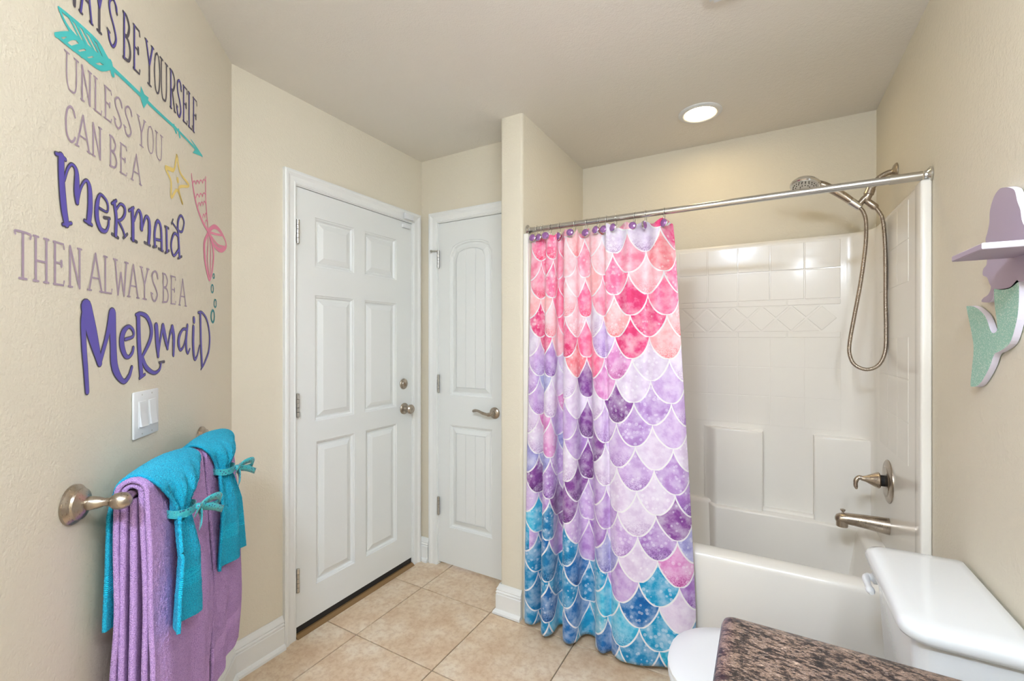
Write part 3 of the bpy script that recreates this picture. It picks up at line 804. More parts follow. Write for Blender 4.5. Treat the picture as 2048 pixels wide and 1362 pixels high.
bm = new(); loft(bm, [oval(-0.012, 0.232, 0.182, 0.386), oval(-0.012, 0.237, 0.186, 0.390), oval(-0.012, 0.237, 0.186, 0.400), oval(-0.012, 0.232, 0.182, 0.405)]); obj('seat', bm, M['plastic'], toi, True, 50)
bm = new(); loft(bm, [oval(-0.010, 0.232, 0.182, 0.4065), oval(-0.010, 0.239, 0.188, 0.411), oval(-0.010, 0.239, 0.188, 0.418), oval(-0.010, 0.230, 0.180, 0.425), oval(-0.010, 0.18, 0.14, 0.429), oval(-0.010, 0.09, 0.07, 0.430)]); obj('seat_lid', bm, M['plastic'], toi, True, 50)
def trr(x0, x1, y0, y1, rf, rb, z, n=6):
    """rounded rectangle, front (low x) corners with radius rf, wall corners with rb"""
    pts = []
    for cx, cyy, r, a in ((x1-rb, y0+rb, rb, -90), (x1-rb, y1-rb, rb, 0), (x0+rf, y1-rf, rf, 90), (x0+rf, y0+rf, rf, 180)):
        for i in range(n+1):
            t = R(a+90*i/n); pts.append(Vector((cx+r*math.cos(t), cyy+r*math.sin(t), z)))
    return pts
bm = new()
loft(bm, [trr(0.300, 0.448, TY-0.165, TY+0.165, 0.03, 0.01, 0.396), trr(0.285, 0.450, TY-0.180, TY+0.180, 0.04, 0.01, 0.42), trr(0.268, 0.452, TY-0.198, TY+0.198, 0.045, 0.01, 0.700), trr(0.268, 0.452, TY-0.198, TY+0.198, 0.045, 0.01, 0.727)])
obj('tank', bm, M['porc'], toi, True, 55)
bm = new()
loft(bm, [trr(0.256, 0.452, TY-0.206, TY+0.206, 0.05, 0.012, 0.7275), trr(0.247, 0.455, TY-0.212, TY+0.212, 0.05, 0.012, 0.732), trr(0.243, 0.456, TY-0.216, TY+0.216, 0.05, 0.012, 0.740), trr(0.243, 0.456, TY-0.216, TY+0.216, 0.05, 0.012, 0.752), trr(0.248, 0.454, TY-0.212, TY+0.212, 0.05, 0.012, 0.761), trr(0.260, 0.448, TY-0.200, TY+0.200, 0.045, 0.012, 0.7655), trr(0.285, 0.430, TY-0.17, TY+0.17, 0.04, 0.012, 0.7675)])
obj('tank_lid', bm, M['porc'], toi, True, 50)
bm = new(); lp = Vector((0.268, TY+0.160, 0.690))
lathe(bm, lp, (-1, 0, 0), [(0, 0.016), (0.008, 0.016), (0.012, 0.010), (0.020, 0.008)], 18)
tube(bm, catmull([lp+Vector((-0.018, 0.004, 0)), lp+Vector((-0.026, -0.010, -0.001)), lp+Vector((-0.026, -0.045, -0.006)), lp+Vector((-0.024, -0.075, -0.010))], 5), [0.009]*8+[0.008]*4+[0.010, 0.010, 0.009, 0.005], 12)
obj('flush_lever', bm, M['plastic'], toi, True, 45)

# ================================================================== VANITY
VX0, VY1, VY0, VZ = -0.071, 0.948, -0.62, 0.82
bm = new()
prof = [(0.012, VZ-0.036), (0.003, VZ-0.033), (0.0, VZ-0.024), (0.0, VZ-0.014), (0.004, VZ-0.005), (0.013, VZ-0.0005), (0.03, VZ)]
def vrr(o, z):
    r = max(0.024-o, 0.004)
    pts = [Vector((XR-0.001, VY0+o, z))]
    pts.append(Vector((XR-0.001, VY1-o, z)))
    for i in range(7):
        t = R(90+90*i/6); pts.append(Vector((VX0+o+r+r*math.cos(t), VY1-o-r+r*math.sin(t), z)))
    pts.append(Vector((VX0+o, VY0+o, z)))
    return pts
loft(bm, [vrr(o, z) for o, z in prof])
ct = obj('countertop', bm, M['granite'], None, True, 40)
tag(ct, 'brown and black speckled stone-look countertop with rounded corner', 'countertop')
van = thing('vanity_cabinet', (0.2, 0.16, 0), 'cream painted vanity cabinet under the speckled countertop', 'cabinet')
bm = new(); box(bm, -0.035, XR-0.002, VY0+0.02, VY1-0.025, 0.10, VZ-0.036); obj('cabinet_body', bm, M['wood'], van)
bm = new(); box(bm, 0.03, XR-0.002, VY0+0.02, VY1-0.025, 0.0, 0.10); obj('toe_kick', bm, M['wood'], van)
for k in range(4):
    y0 = VY0+0.03+k*0.377
    bm = new(); box(bm, -0.053, -0.035, y0, y0+0.367, 0.12, VZ-0.05, 0.004); dr = obj('cabinet_door', bm, M['wood'], van, True, 40)
    bm = new(); lathe(bm, (-0.053, y0+(0.33 if k % 2 == 0 else 0.037), 0.62), (-1, 0, 0), [(0, 0.006), (0.012, 0.006), (0.018, 0.014), (0.025, 0.010)], 14); obj('knob', bm, M['nickel'], dr, True, 40)
# mirror and lit vanity fixture above it
bm = new(); box(bm, XR-0.007, XR-0.001, -0.45, 0.78, 0.95, 1.90); tag(obj('mirror', bm, M['mirror']), 'frameless wall mirror above the vanity counter', 'mirror')
vl = thing('vanity_light', (XR, 0.15, 2.08), 'brushed nickel vanity light bar with four lit frosted globes', 'light fixture')
bm = new(); box(bm, XR-0.03, XR-0.001, -0.30, 0.60, 2.04, 2.12, 0.006); obj('backplate', bm, M['nickel'], vl, True, 40)
for k in range(4):
    y = -0.20+k*0.235
    bm = new(); lathe(bm, (XR-0.03, y, 2.08), (-1, 0, 0), [(0, 0.03), (0.02, 0.028), (0.05, 0.025)], 18); obj('socket', bm, M['nickel'], vl, True, 40)
    bm = new(); bmesh.ops.create_icosphere(bm, subdivisions=3, radius=0.062, matrix=Matrix.Translation((XR-0.13, y, 2.08))); obj('globe', bm, M['globe'], vl, True)

# ================================================================== CEILING FITTINGS
lc = onz(1400, 226, CEIL)
cl = thing('ceiling_light', lc, 'round white recessed ceiling light glowing warm above the tub', 'ceiling light')
bm = new(); lathe(bm, lc, (0, 0, -1), [(0.0, 0.098), (0.003, 0.098), (0.007, 0.092), (0.009, 0.078), (0.004, 0.068), (0.0005, 0.066)], 48); obj('trim_ring', bm, M['plastic'], cl, True, 40)
bm = new(); lathe(bm, lc, (0, 0, -1), [(0.0035, 0.0665), (0.0055, 0.055), (0.0062, 0.02)], 40); obj('lens', bm, M['lens'], cl, True)
dm = thing('fill_dome_light', (-0.28, -0.62, CEIL), 'unseen white dome light added on the ceiling behind the camera as fill', 'ceiling light')  # invented lamp out of view, added to fill the room with light
bm = new(); lathe(bm, (-0.28, -0.62, CEIL), (0, 0, -1), [(0, 0.185), (0.018, 0.185), (0.022, 0.172), (0.022, 0.15)], 40); obj('fill_dome_base', bm, M['hinge'], dm, True, 40)
bm = new(); lathe(bm, (-0.28, -0.62, CEIL), (0, 0, -1), [(0.021, 0.168), (0.045, 0.155), (0.070, 0.12), (0.086, 0.07), (0.091, 0.01)], 28); obj('fill_dome_glass', bm, M['dome'], dm, True)
e0 = onz(1415, 4, CEIL)
fan = thing('exhaust_fan', e0+Vector((0.13, -0.13, 0)), 'square white slatted exhaust fan grille on the ceiling', 'exhaust fan')
bm = new(); sweep(bm, [e0+Vector(v) for v in ((0.02, -0.02, 0), (0.26, -0.02, 0), (0.26, -0.26, 0), (0.02, -0.26, 0), (0.02, -0.02, 0))], [(-0.02, 0), (-0.02, 0.010), (-0.014, 0.016), (0.012, 0.016), (0.012, 0)], (0, 0, -1), -1); obj('grille_frame', bm, M['plastic'], fan)
for k in range(9):
    y = e0.y-0.045-k*0.0238
    bm = new(); box(bm, e0.x+0.03, e0.x+0.25, y-0.008, y+0.008, CEIL-0.012, CEIL-0.008); obj('slat', bm, M['plastic'], fan)

# ================================================================== RIGHT WALL: MERMAID SHELF
msx = XR-0.002
FX = 0.4485
def mz(x, y): return (1880+x/3.024, 350+y/3.024)
def outline(pts, x, dens=4):
    v = [onx(*mz(*p), x) for p in pts]
    return [Vector((x, q.y, q.z)) for q in catmull(v+[v[0]], dens)[:-1]]
ms = thing('mermaid_shelf', onx(2000, 560, msx), 'lavender mermaid silhouette wall shelf with a mint glitter tail', 'wall shelf')
body = [(400, 74), (360, 84), (325, 135), (302, 215), (298, 290), (286, 350), (275, 395), (284, 470), (282, 540), (262, 568), (259, 605), (284, 620), (298, 655), (308, 680), (292, 722), (262, 744), (250, 764), (268, 770), (300, 768), (322, 738), (326, 690), (370, 694), (425, 684), (472, 648), (520, 640), (560, 600), (552, 500), (540, 420), (520, 370), (508, 345), (520, 320), (506, 300), (494, 268), (486, 210), (468, 160), (452, 95), (425, 78)]
tail = [(326, 688), (330, 780), (340, 860), (346, 930), (330, 955), (308, 945), (285, 880), (262, 840), (215, 800), (165, 793), (162, 812), (185, 925), (203, 1040), (195, 1150), (185, 1262), (195, 1280), (240, 1264), (296, 1170), (328, 1085), (362, 1065), (418, 1022), (452, 930), (474, 810), (474, 640), (425, 678), (370, 690)]
def cut(name, pts, mat, thick, edge):
    bm = new(); P_ = outline(pts, FX, 4)
    prism(bm, P_, (thick, 0, 0))
    o = obj(name, bm, mat, ms)
    o.data.materials.append(edge)
    for f in o.data.polygons:
        if abs(f.normal.x) < 0.5: f.material_index = 1
    return o
cut('silhouette', body, M['lav'], msx-FX, M['lavedge'])
cut('tail', tail, M['mint'], msx-FX, M['lavedge'])
s0 = onx(1964, 492, 0.355); s1 = onx(1903, 521, 0.355)
bm = new(); box(bm, 0.355, FX+0.002, s0.y, s1.y, s0.z-0.006, s0.z+0.006, 0.0015, 1); sb = obj('shelf_board', bm, M['lav'], ms)
sb.data.materials.append(M['lavedge'])
for f in sb.data.polygons:
    if f.normal.y < -0.5: f.material_index = 1

# ================================================================== DIAGONAL WALL: SWITCH, DECALS, TOWELS
AX, AN, AZ = Vector((-Q, Q, 0)), Vector((Q, Q, 0)), Vector((0, 0, 1))
WO = wall_p(0, 0, 0)
sw = thing('light_switch', wall_p(1.34, 0, 1.157), 'white double rocker light switch plate below the purple lettering', 'light switch')
bm = new(); obox(bm, WO, AX, AZ, AN, 1.281, 1.400, 1.100, 1.216, 0.0005, 0.0065, 0.003, 2); obj('switch_plate', bm, M['plastic'], sw, True, 40)
for c_ in (1.317, 1.364):
    bm = new(); obox(bm, WO, AX, AZ, AN, c_-0.0175, c_+0.0175, 1.125, 1.191, 0.006, 0.0078, 0.0006, 1); fr = obj('rocker_frame', bm, M['plastic'], sw)
    bm = new(); p = [WO+AX*(c_-0.015)+AZ*z+AN*n for z, n in ((1.128, 0.0078), (1.128, 0.0135), (1.158, 0.0095), (1.188, 0.0085), (1.188, 0.0078))]
    prism(bm, p, AX*0.030); obj('rocker', bm, M['plastic'], fr)
for c_ in (1.317, 1.364):
    for z in (1.109, 1.207):
        bm = new(); lathe(bm, WO+AX*c_+AZ*z, AN, [(0.006, 0.0022), (0.0068, 0.002), (0.0070, 0.001)], 12); obj('screw', bm, M['hinge'], sw, True, 40)

# ---- vinyl decals
def ribbon(bm, pts, widths, n0, smooth=True, th=0.0004):
    """flat stroke on the wall: pts (a, z), widths in metres"""
    if not isinstance(widths, (list, tuple)): widths = [widths]*len(pts)
    P_ = [Vector((p[0], p[1], w)) for p, w in zip(pts, widths)]
    if smooth and len(P_) > 2: P_ = catmull(P_, 7)
    L1, L2 = [], []
    n = len(P_)
    for i, p in enumerate(P_):
        a, b = P_[max(i-1, 0)], P_[min(i+1, n-1)]
        d = Vector((b.x-a.x, b.y-a.y)); d = d.normalized() if d.length > 1e-9 else Vector((1, 0))
        nn = Vector((-d.y, d.x))*max(p.z, 0.001)/2
        L1.append(Vector((p.x, p.y))+nn); L2.append(Vector((p.x, p.y))-nn)
    def capp(c, d, w):
        base = math.atan2(d.y, d.x); return [Vector((c.x+w/2*math.cos(base+t), c.y+w/2*math.sin(base+t))) for t in (R(60), R(30), 0, R(-30), R(-60))]
    dn = Vector((P_[-1].x-P_[-2].x, P_[-1].y-P_[-2].y)).normalized(); d0 = Vector((P_[0].x-P_[1].x, P_[0].y-P_[1].y)).normalized()
    def v(q): return bm.verts.new(wall_p(q.x, n0+th, q.y))
    v1 = [v(q) for q in L1]; v2 = [v(q) for q in L2]
    for i in range(n-1): bm.faces.new((v1[i], v1[i+1], v2[i+1], v2[i]))
    e = [v(q) for q in capp(P_[-1], dn, P_[-1].z)]; bm.faces.new([v1[-1]]+e+[v2[-1]])
    e = [v(q) for q in capp(P_[0], d0, P_[0].z)]; bm.faces.new([v2[0]]+e+[v1[0]])
def fill(bm, pts, n0): bm.faces.new([bm.verts.new(wall_p(p[0], n0, p[1])) for p in pts])
GL = {
 'A': [[(0, 0), (.5, 1)], [(.5, 1), (1, 0)], [(.2, .34), (.8, .34)], [(-.12, 0), (.16, 0)], [(.84, 0), (1.12, 0)]],
 'B': [[(.12, 0), (.12, 1)], [(0, 1), (.5, .98), (.82, .80), (.6, .58), (.12, .52)], [(.12, .52), (.7, .48), (.98, .26), (.75, .05), (0, 0)]],
 'C': [[(1, .78), (.8, .96), (.5, 1), (.15, .85), (0, .5), (.12, .15), (.5, 0), (.82, .06), (1, .18)]],
 'E': [[(.15, 0), (.15, 1)], [(0, 1), (.95, 1), (1, .89)], [(.15, .52), (.75, .52)], [(.75, .58), (.75, .45)], [(0, 0), (.95, 0), (1, .10)]],
 'F': [[(.15, 0), (.15, 1)], [(0, 1), (.95, 1), (1, .89)], [(.15, .52), (.75, .52)], [(.75, .58), (.75, .45)], [(0, 0), (.36, 0)]],
 'H': [[(.15, 0), (.15, 1)], [(.85, 0), (.85, 1)], [(.15, .46), (.85, .46)], [(0, 1), (.32, 1)], [(.68, 1), (1, 1)], [(0, 0), (.32, 0)], [(.68, 0), (1, 0)]],
 'L': [[(.2, 0), (.2, 1)], [(0, 1), (.42, 1)], [(0, 0), (.95, 0), (1, .12)]],
 'N': [[(.12, 0), (.12, 1)], [(.12, 1), (.85, 0)], [(.85, 0), (.85, 1)], [(0, 0), (.3, 0)], [(.68, 1), (1, 1)]],
 'O': [[(.5, 1), (.15, .88), (0, .5), (.15, .12), (.5, 0), (.85, .12), (1, .5), (.85, .88), (.5, 1)]],
 'R': [[(.15, 0), (.15, 1)], [(0, 1), (.55, .99), (.9, .78), (.6, .54), (.15, .50)], [(.4, .50), (.9, 0)], [(0, 0), (.32, 0)], [(.8, 0), (1.08, 0)]],
 'S': [[(.98, .82), (.92, .93), (.55, 1), (.18, .86), (.25, .65), (.7, .42), (.92, .2), (.6, 0), (.25, .03), (.05, .2)], [(-.05, .25), (.22, .22)], [(.9, .93), (1.02, .78)]],
 'T': [[(.5, 0), (.5, 1)], [(0, .93), (.03, 1), (.97, 1), (1, .90)], [(.25, 0), (.75, 0)]],
 'U': [[(.12, 1), (.12, .35), (.25, .06), (.5, 0), (.75, .06), (.86, .35), (.86, 1)], [(-.05, 1), (.3, 1)], [(.68, 1), (1.02, 1)]],
 'W': [[(.08, 1), (.28, 0)], [(.28, 0), (.5, .66)], [(.5, .66), (.74, 0)], [(.74, 0), (.92, 1)], [(-.06, 1), (.22, 1)], [(.78, 1), (1.06, 1)]],
 'Y': [[(.08, 1), (.5, .48)], [(.92, 1), (.5, .48)], [(.5, .48), (.5, 0)], [(-.06, 1), (.24, 1)], [(.76, 1), (1.06, 1)], [(.28, 0), (.72, 0)]]}
def text_line(letters, z0, z1, mat, w, label, name='vinyl_lettering', fillmat=None):
    am = (letters[0][1]+letters[-1][2])/2
    t = thing(name, wall_p(am, 0, z0), label, 'wall decal')
    for k, (ch, l, r) in enumerate(letters):
        bm = new()
        for q, stk in enumerate(GL[ch]):
            pts = [(l+(r-l)*x, z0+(z1-z0)*y) for x, y in stk]
            vert = abs(pts[0][0]-pts[-1][0]) < abs(pts[0][1]-pts[-1][1])
            ribbon(bm, pts, w if vert else w*0.72, 0.0006+q*0.00001, smooth=len(pts) > 3)
        o = obj('letter', bm, mat, t)
        if fillmat:
            bm = new()
            for q, stk in enumerate(GL[ch][:2]):
                pts = [(l+(r-l)*x, z0+(z1-z0)*y) for x, y in stk]
                if abs(pts[0][1]-pts[-1][1]) > 0.5*(z1-z0): ribbon(bm, pts, w*0.55, 0.0012, smooth=len(pts) > 3)
            if len(bm.verts): obj('letter_face', bm, fillmat, o)
            else: bm.free()
text_line([('A', .972, 1.004), ('L', 1.014, 1.040), ('W', 1.046, 1.092), ('A', 1.098, 1.132), ('Y', 1.142, 1.174), ('S', 1.188, 1.221), ('B', 1.247, 1.277), ('E', 1.289, 1.318), ('Y', 1.345, 1.383), ('O', 1.390, 1.418), ('U', 1.422, 1.461), ('R', 1.476, 1.508), ('S', 1.516, 1.546), ('E', 1.558, 1.586), ('L', 1.594, 1.622), ('F', 1.628, 1.657)], 2.010, 2.117, M['vgrey'], 0.0078, 'charcoal and purple vinyl wall lettering reading ALWAYS BE YOURSELF', fillmat=M['vpurple'])
text_line([('U', 1.054, 1.091), ('N', 1.099, 1.132), ('L', 1.140, 1.166), ('E', 1.176, 1.201), ('S', 1.211, 1.241), ('S', 1.251, 1.282), ('Y', 1.308, 1.344), ('O', 1.356, 1.384), ('U', 1.395, 1.433)], 1.834, 1.904, M['vmauve'], 0.0047, 'mauve vinyl wall lettering reading UNLESS YOU under the teal arrow')
text_line([('C', 1.056, 1.082), ('A', 1.087, 1.125), ('N', 1.134, 1.166), ('B', 1.195, 1.221), ('E', 1.234, 1.261), ('A', 1.283, 1.322)], 1.735, 1.803, M['vmauve'], 0.0047, 'mauve vinyl wall lettering reading CAN BE A')
text_line([('T', .936, .968), ('H', .975, 1.011), ('E', 1.023, 1.051), ('N', 1.063, 1.101), ('A', 1.125, 1.166), ('L', 1.173, 1.203), ('W', 1.211, 1.264), ('A', 1.269, 1.310), ('Y', 1.321, 1.360), ('S', 1.373, 1.407), ('B', 1.434, 1.466), ('E', 1.480, 1.510), ('A', 1.534, 1.577)], 1.449, 1.528, M['vmauve'], 0.0054, 'mauve vinyl wall lettering reading THEN ALWAYS BE A')
def word(letters, o_, sc_, label, extra=None):
    t = None
    for part in letters:
        strokes, (ox, oy, s) = part
        if t is None:
            a, z = az(ox+strokes[0][0][0][0]/s, oy+strokes[0][0][0][1]/s)
            t = thing('vinyl_lettering', wall_p(a, 0, z), label, 'wall decal')
        bm, bf = new(), new()
        for q, (pts, w) in enumerate(strokes):
            pw = [az(ox+x/s, oy+y/s) for x, y in pts]
            if not isinstance(w, (list, tuple)): w = [w]*len(pts)
            ribbon(bm, pw, [x_*1.0 for x_ in w], 0.0006+q*0.00001)
            if max(w) > 0.0085: ribbon(bf, pw, [max(x_-0.0045, 0.0012) for x_ in w], 0.0012+q*0.00001)
        o = obj('letter', bm, M['vgrey'], t)
        if len(bf.verts): obj('letter_face', bf, M['vpurple'], o)
        else: bf.free()
K2, K4, K3 = (0, 280, 4.257), (240, 340, 4.254), (140, 570, 5.922)
word([
 ([([(470, 115), (510, 130), (550, 165)], .010), ([(515, 140), (516, 300), (535, 560), (560, 715)], [.019, .019, .020, .017]), ([(530, 718), (600, 708)], .009), ([(540, 340), (572, 240), (608, 208), (645, 270), (647, 430), (651, 530)], [.009, .009, .009, .014, .019, .013]), ([(655, 520), (682, 405), (725, 345), (755, 395), (762, 550), (750, 695)], [.009, .009, .009, .015, .018, .017]), ([(715, 685), (776, 722)], .009)], K2),
 ([([(840, 578), (908, 610), (908, 530), (852, 464), (822, 540), (820, 660), (850, 755), (895, 775), (918, 730), (922, 672)], [.007, .007, .009, .009, .015, .016, .014, .010, .009, .008]), ([(882, 660), (930, 668)], .008)], K2),
 ([([(968, 530), (985, 660), (980, 810)], .013), ([(948, 540), (985, 515)], .009), ([(950, 800), (1002, 832)], .008), ([(985, 590), (1020, 545), (1055, 572), (1058, 630), (1030, 675), (990, 688)], [.008, .008, .011, .011, .009, .008]), ([(1005, 690), (1040, 760), (1060, 820)], .009), ([(1048, 832), (1080, 800)], .008)], K2),
 ([([(100, 335), (105, 450), (106, 590)], .015), ([(72, 345), (112, 320)], .009), ([(90, 585), (140, 612)], .008), ([(115, 430), (150, 345), (175, 385), (180, 500)], [.009, .009, .013, .015]), ([(183, 500), (215, 400), (242, 425), (247, 520), (240, 620)], [.008, .010, .014, .016, .014]), ([(205, 615), (253, 642)], .008)], K4),
 ([([(293, 645), (292, 520), (315, 435), (345, 490), (352, 680)], .012), ([(290, 588), (350, 600)], .009), ([(278, 655), (308, 650)], .008), ([(325, 668), (363, 690)], .008)], K4),
 ([([(392, 490), (396, 692)], .012), ([(378, 480), (410, 495)], .008), ([(381, 705), (414, 685)], .008)], K4),
 ([([(490, 560), (460, 540), (436, 600), (434, 670), (455, 728), (495, 680)], .010), ([(503, 742), (496, 600), (490, 450), (515, 388), (542, 440), (525, 522), (490, 510), (442, 447)], [.013, .012, .011, .009, .009, .009, .008, .007]), ([(490, 752), (522, 735)], .008), ([(435, 458), (448, 420)], .006)], K4)],
 None, None, 'purple vinyl word MERMAID in upright serif letters under CAN BE A')
word([
 ([([(195, 1265), (178, 1000), (156, 700), (152, 420), (188, 265)], [.015, .017, .018, .020, .024]), ([(185, 260), (250, 560), (343, 925)], [.036, .036, .019]), ([(345, 915), (430, 610), (494, 335)], [.015, .016, .028]), ([(494, 335), (505, 700), (525, 980), (620, 1140), (690, 1085), (726, 975)], [.028, .026, .027, .015, .014, .012])], K3),
 ([([(648, 645), (738, 610), (742, 540), (690, 492), (625, 560), (606, 690), (640, 820), (688, 853), (732, 800), (745, 742)], [.010, .010, .012, .011, .019, .022, .018, .011, .012, .011])], K3),
 ([([(802, 370), (812, 700), (838, 1065)], .020), ([(775, 352), (830, 338), (910, 385), (958, 520), (940, 660), (850, 850)], [.010, .012, .016, .018, .016, .012]), ([(850, 870), (900, 980), (990, 1040), (1055, 1000), (1072, 930)], [.017, .017, .012, .011, .010]), ([(1052, 918), (1112, 908)], .008), ([(818, 1105), (882, 1058)], .009)], K3),
 ([([(1016, 485), (1030, 700), (1040, 840)], [.021, .021, .014]), ([(1042, 820), (1066, 640), (1096, 485)], [.010, .011, .016]), ([(1096, 485), (1122, 620), (1150, 750)], [.018, .019, .013]), ([(1152, 745), (1176, 600), (1206, 500)], [.009, .010, .015]), ([(1206, 500), (1224, 620), (1220, 830)], [.018, .018, .013])], K3),
 ([([(1385, 525), (1330, 528), (1287, 620), (1285, 715), (1306, 768), (1345, 715), (1382, 570)], [.011, .011, .016, .016, .012, .010, .011]), ([(1387, 480), (1372, 640), (1376, 760), (1392, 808), (1416, 755)], [.014, .015, .013, .010, .007])], K3),
 ([([(1458, 500), (1455, 700), (1470, 870), (1500, 845), (1530, 720)], [.018, .018, .014, .010, .009]), ([(1464, 400), (1465, 430)], .018)], K3),
 ([([(1540, 340), (1546, 650), (1560, 960)], .016), ([(1515, 328), (1560, 325), (1620, 420), (1650, 600), (1640, 780), (1590, 920), (1547, 1000)], [.010, .010, .012, .013, .013, .011, .007])], K3)],
 None, None, 'purple vinyl word MERMAID in bouncy rounded letters above the light switch')
def decal(name, label, strokes, K, mat, cat='wall decal', polys=(), part='stroke'):
    ox, oy, s = K
    a, z = az(ox+strokes[0][0][0][0]/s, oy+strokes[0][0][0][1]/s)
    bm = new()
    for q, (pts, w) in enumerate(strokes): ribbon(bm, [az(ox+x/s, oy+y/s) for x, y in pts], w, 0.0006+q*0.00001)
    for q, pts in enumerate(polys): fill(bm, [az(ox+x/s, oy+y/s) for x, y in pts], 0.0011+q*0.00001)
    o = obj(name, bm, mat); tag(o, label, cat); return o
K1 = (60, 0, 4.257)
decal('arrow_decal', 'long teal feathered arrow decal slanting between the top two lines of lettering',
 [([(660, 545), (820, 695), (960, 830)], .0105), ([(960, 830), (1100, 965), (1240, 1092)], [.0105, .009, .009]), ([(1240, 1092), (1340, 1195), (1462, 1328)], .0075),
  ([(240, 65), (330, 140), (460, 250), (580, 370), (640, 480), (685, 555)], [.006, .008, .008, .009, .012, .012]), ([(240, 65), (295, 190), (370, 300), (470, 395), (600, 505), (690, 570)], [.006, .007, .010, .015, .016, .012]),
  ([(330, 145), (430, 345)], .0055), ([(392, 205), (490, 405)], .0085), ([(450, 255), (560, 465)], .0060), ([(512, 310), (610, 500)], .0085), ([(575, 370), (650, 535)], .011),
  ([(215, 297), (290, 288), (365, 290)], .009), ([(215, 297), (330, 390), (450, 480), (570, 570), (620, 580), (690, 570)], [.006, .007, .008, .010, .012, .010]),
  ([(288, 356), (340, 322), (410, 325)], .008), ([(362, 412), (420, 395), (470, 385)], .010), ([(432, 466), (490, 455), (540, 440)], .011), ([(505, 522), (560, 510), (610, 500)], .011),
  ([(680, 530), (700, 630)], .014), ([(1222, 1068), (1240, 1125)], .010), ([(1262, 1105), (1272, 1165)], .009), ([(1368, 1188), (1420, 1268), (1460, 1325)], [.003, .009, .006])],
 K1, M['vac'], polys=[[(940, 730), (970, 802), (1005, 830), (1000, 868), (965, 922), (945, 860), (935, 812)], [(1412, 1262), (1382, 1300), (1470, 1336)]])
KS = (0, 280, 2.62)
decal('starfish_decal', 'yellow outlined starfish decal beside the pink mermaid tail', [([(925, 80), (943, 172), (988, 238), (936, 250), (955, 335), (927, 262), (896, 300), (894, 215), (866, 146), (908, 158), (925, 80)], .0085), ([(929, 206), (930, 214)], .014), ([(868, 143), (905, 158)], .012)], KS, M['vyellow'])
sc_rows = []
for y, x0, x1, n in ((108, 614, 728, 4), (220, 642, 728, 3), (292, 660, 728, 3), (390, 700, 738, 2), (440, 720, 742, 1)):
    s = (x1-x0)/n
    for k in range(n):
        xx = x0+s*k; yy = y-14*k/n*1.2
        sc_rows.append(([(xx, yy+16), (xx+s*0.25, yy-8), (xx+s*0.5, yy-14), (xx+s*0.78, yy-4), (xx+s, yy+12)], .0042))
decal('mermaid_tail_decal', 'pink outlined mermaid tail decal next to the wall corner',
 [([(605, 30), (620, 150), (650, 300), (700, 440), (748, 520)], [.004, .008, .009, .010, .012]), ([(727, 60), (728, 250), (747, 510)], .006),
  ([(748, 518), (800, 482), (850, 520), (893, 600), (898, 655), (855, 682), (800, 640), (757, 545)], [.014, .016, .014, .010, .014, .018, .014, .010]), ([(757, 528), (810, 545), (862, 555)], .008), ([(770, 560), (830, 635), (892, 655)], .007),
  ([(745, 540), (716, 620), (720, 750), (740, 870), (760, 938), (783, 850), (793, 700), (768, 556)], [.012, .014, .016, .012, .007, .010, .013, .010]), ([(750, 560), (742, 750), (758, 915)], .006), ([(764, 562), (770, 750), (764, 900)], .006)]+sc_rows, K4, M['vpink'])
for k, (x, y, rx_, ry_, w) in enumerate(((795, 902, 7, 19, .005), (783, 1010, 10, 33, .006), (808, 1135, 10, 32, .006), (787, 1245, 14, 50, .009))):
    o = decal('bubble_decal', ['smallest teal bubble ring decal, topmost under the pink tail', 'teal oval bubble ring decal, second below the pink tail', 'teal oval bubble ring decal, third below the pink tail', 'largest deep teal bubble ring decal beside the final purple letter'][k], [([(x+rx_*math.cos(2*math.pi*i/10), y+ry_*math.sin(2*math.pi*i/10)) for i in range(11)], w)], K4, M['vteal'])
    o['group'] = 'bubble rings below the tail'

# ---- towel bar
BZ, BN, BA0, BA1 = 1.018, 0.078, 1.076, 1.690
tb = thing('towel_bar', wall_p((BA0+BA1)/2, 0, BZ), 'brushed nickel towel bar with turned posts on the diagonal wall', 'towel bar')
for a_ in (BA0, BA1):
    c = wall_p(a_, 0, BZ)
    bm = new(); lathe(bm, c, AN, [(0, 0.039), (0.005, 0.039), (0.008, 0.036), (0.012, 0.031), (0.016, 0.030), (0.020, 0.024), (0.024, 0.016), (0.026, 0.013)], 32); fl = obj('wall_flange', bm, M['nickel'], tb, True, 35)
    bm = new(); lathe(bm, c, AN, [(0.022, 0.0135), (0.032, 0.0135), (0.045, 0.011), (0.053, 0.0075), (0.057, 0.0085), (0.060, 0.0075), (0.064, 0.010), (0.070, 0.0155), (0.080, 0.0175), (0.090, 0.0155), (0.096, 0.010), (0.099, 0.003)], 24); obj('post', bm, M['nickel'], tb, True)
bm = new(); tube(bm, [wall_p(BA0, BN, BZ), wall_p(BA1, BN, BZ)], 0.0085, 16); obj('bar', bm, M['nickel'], tb, True, 40)

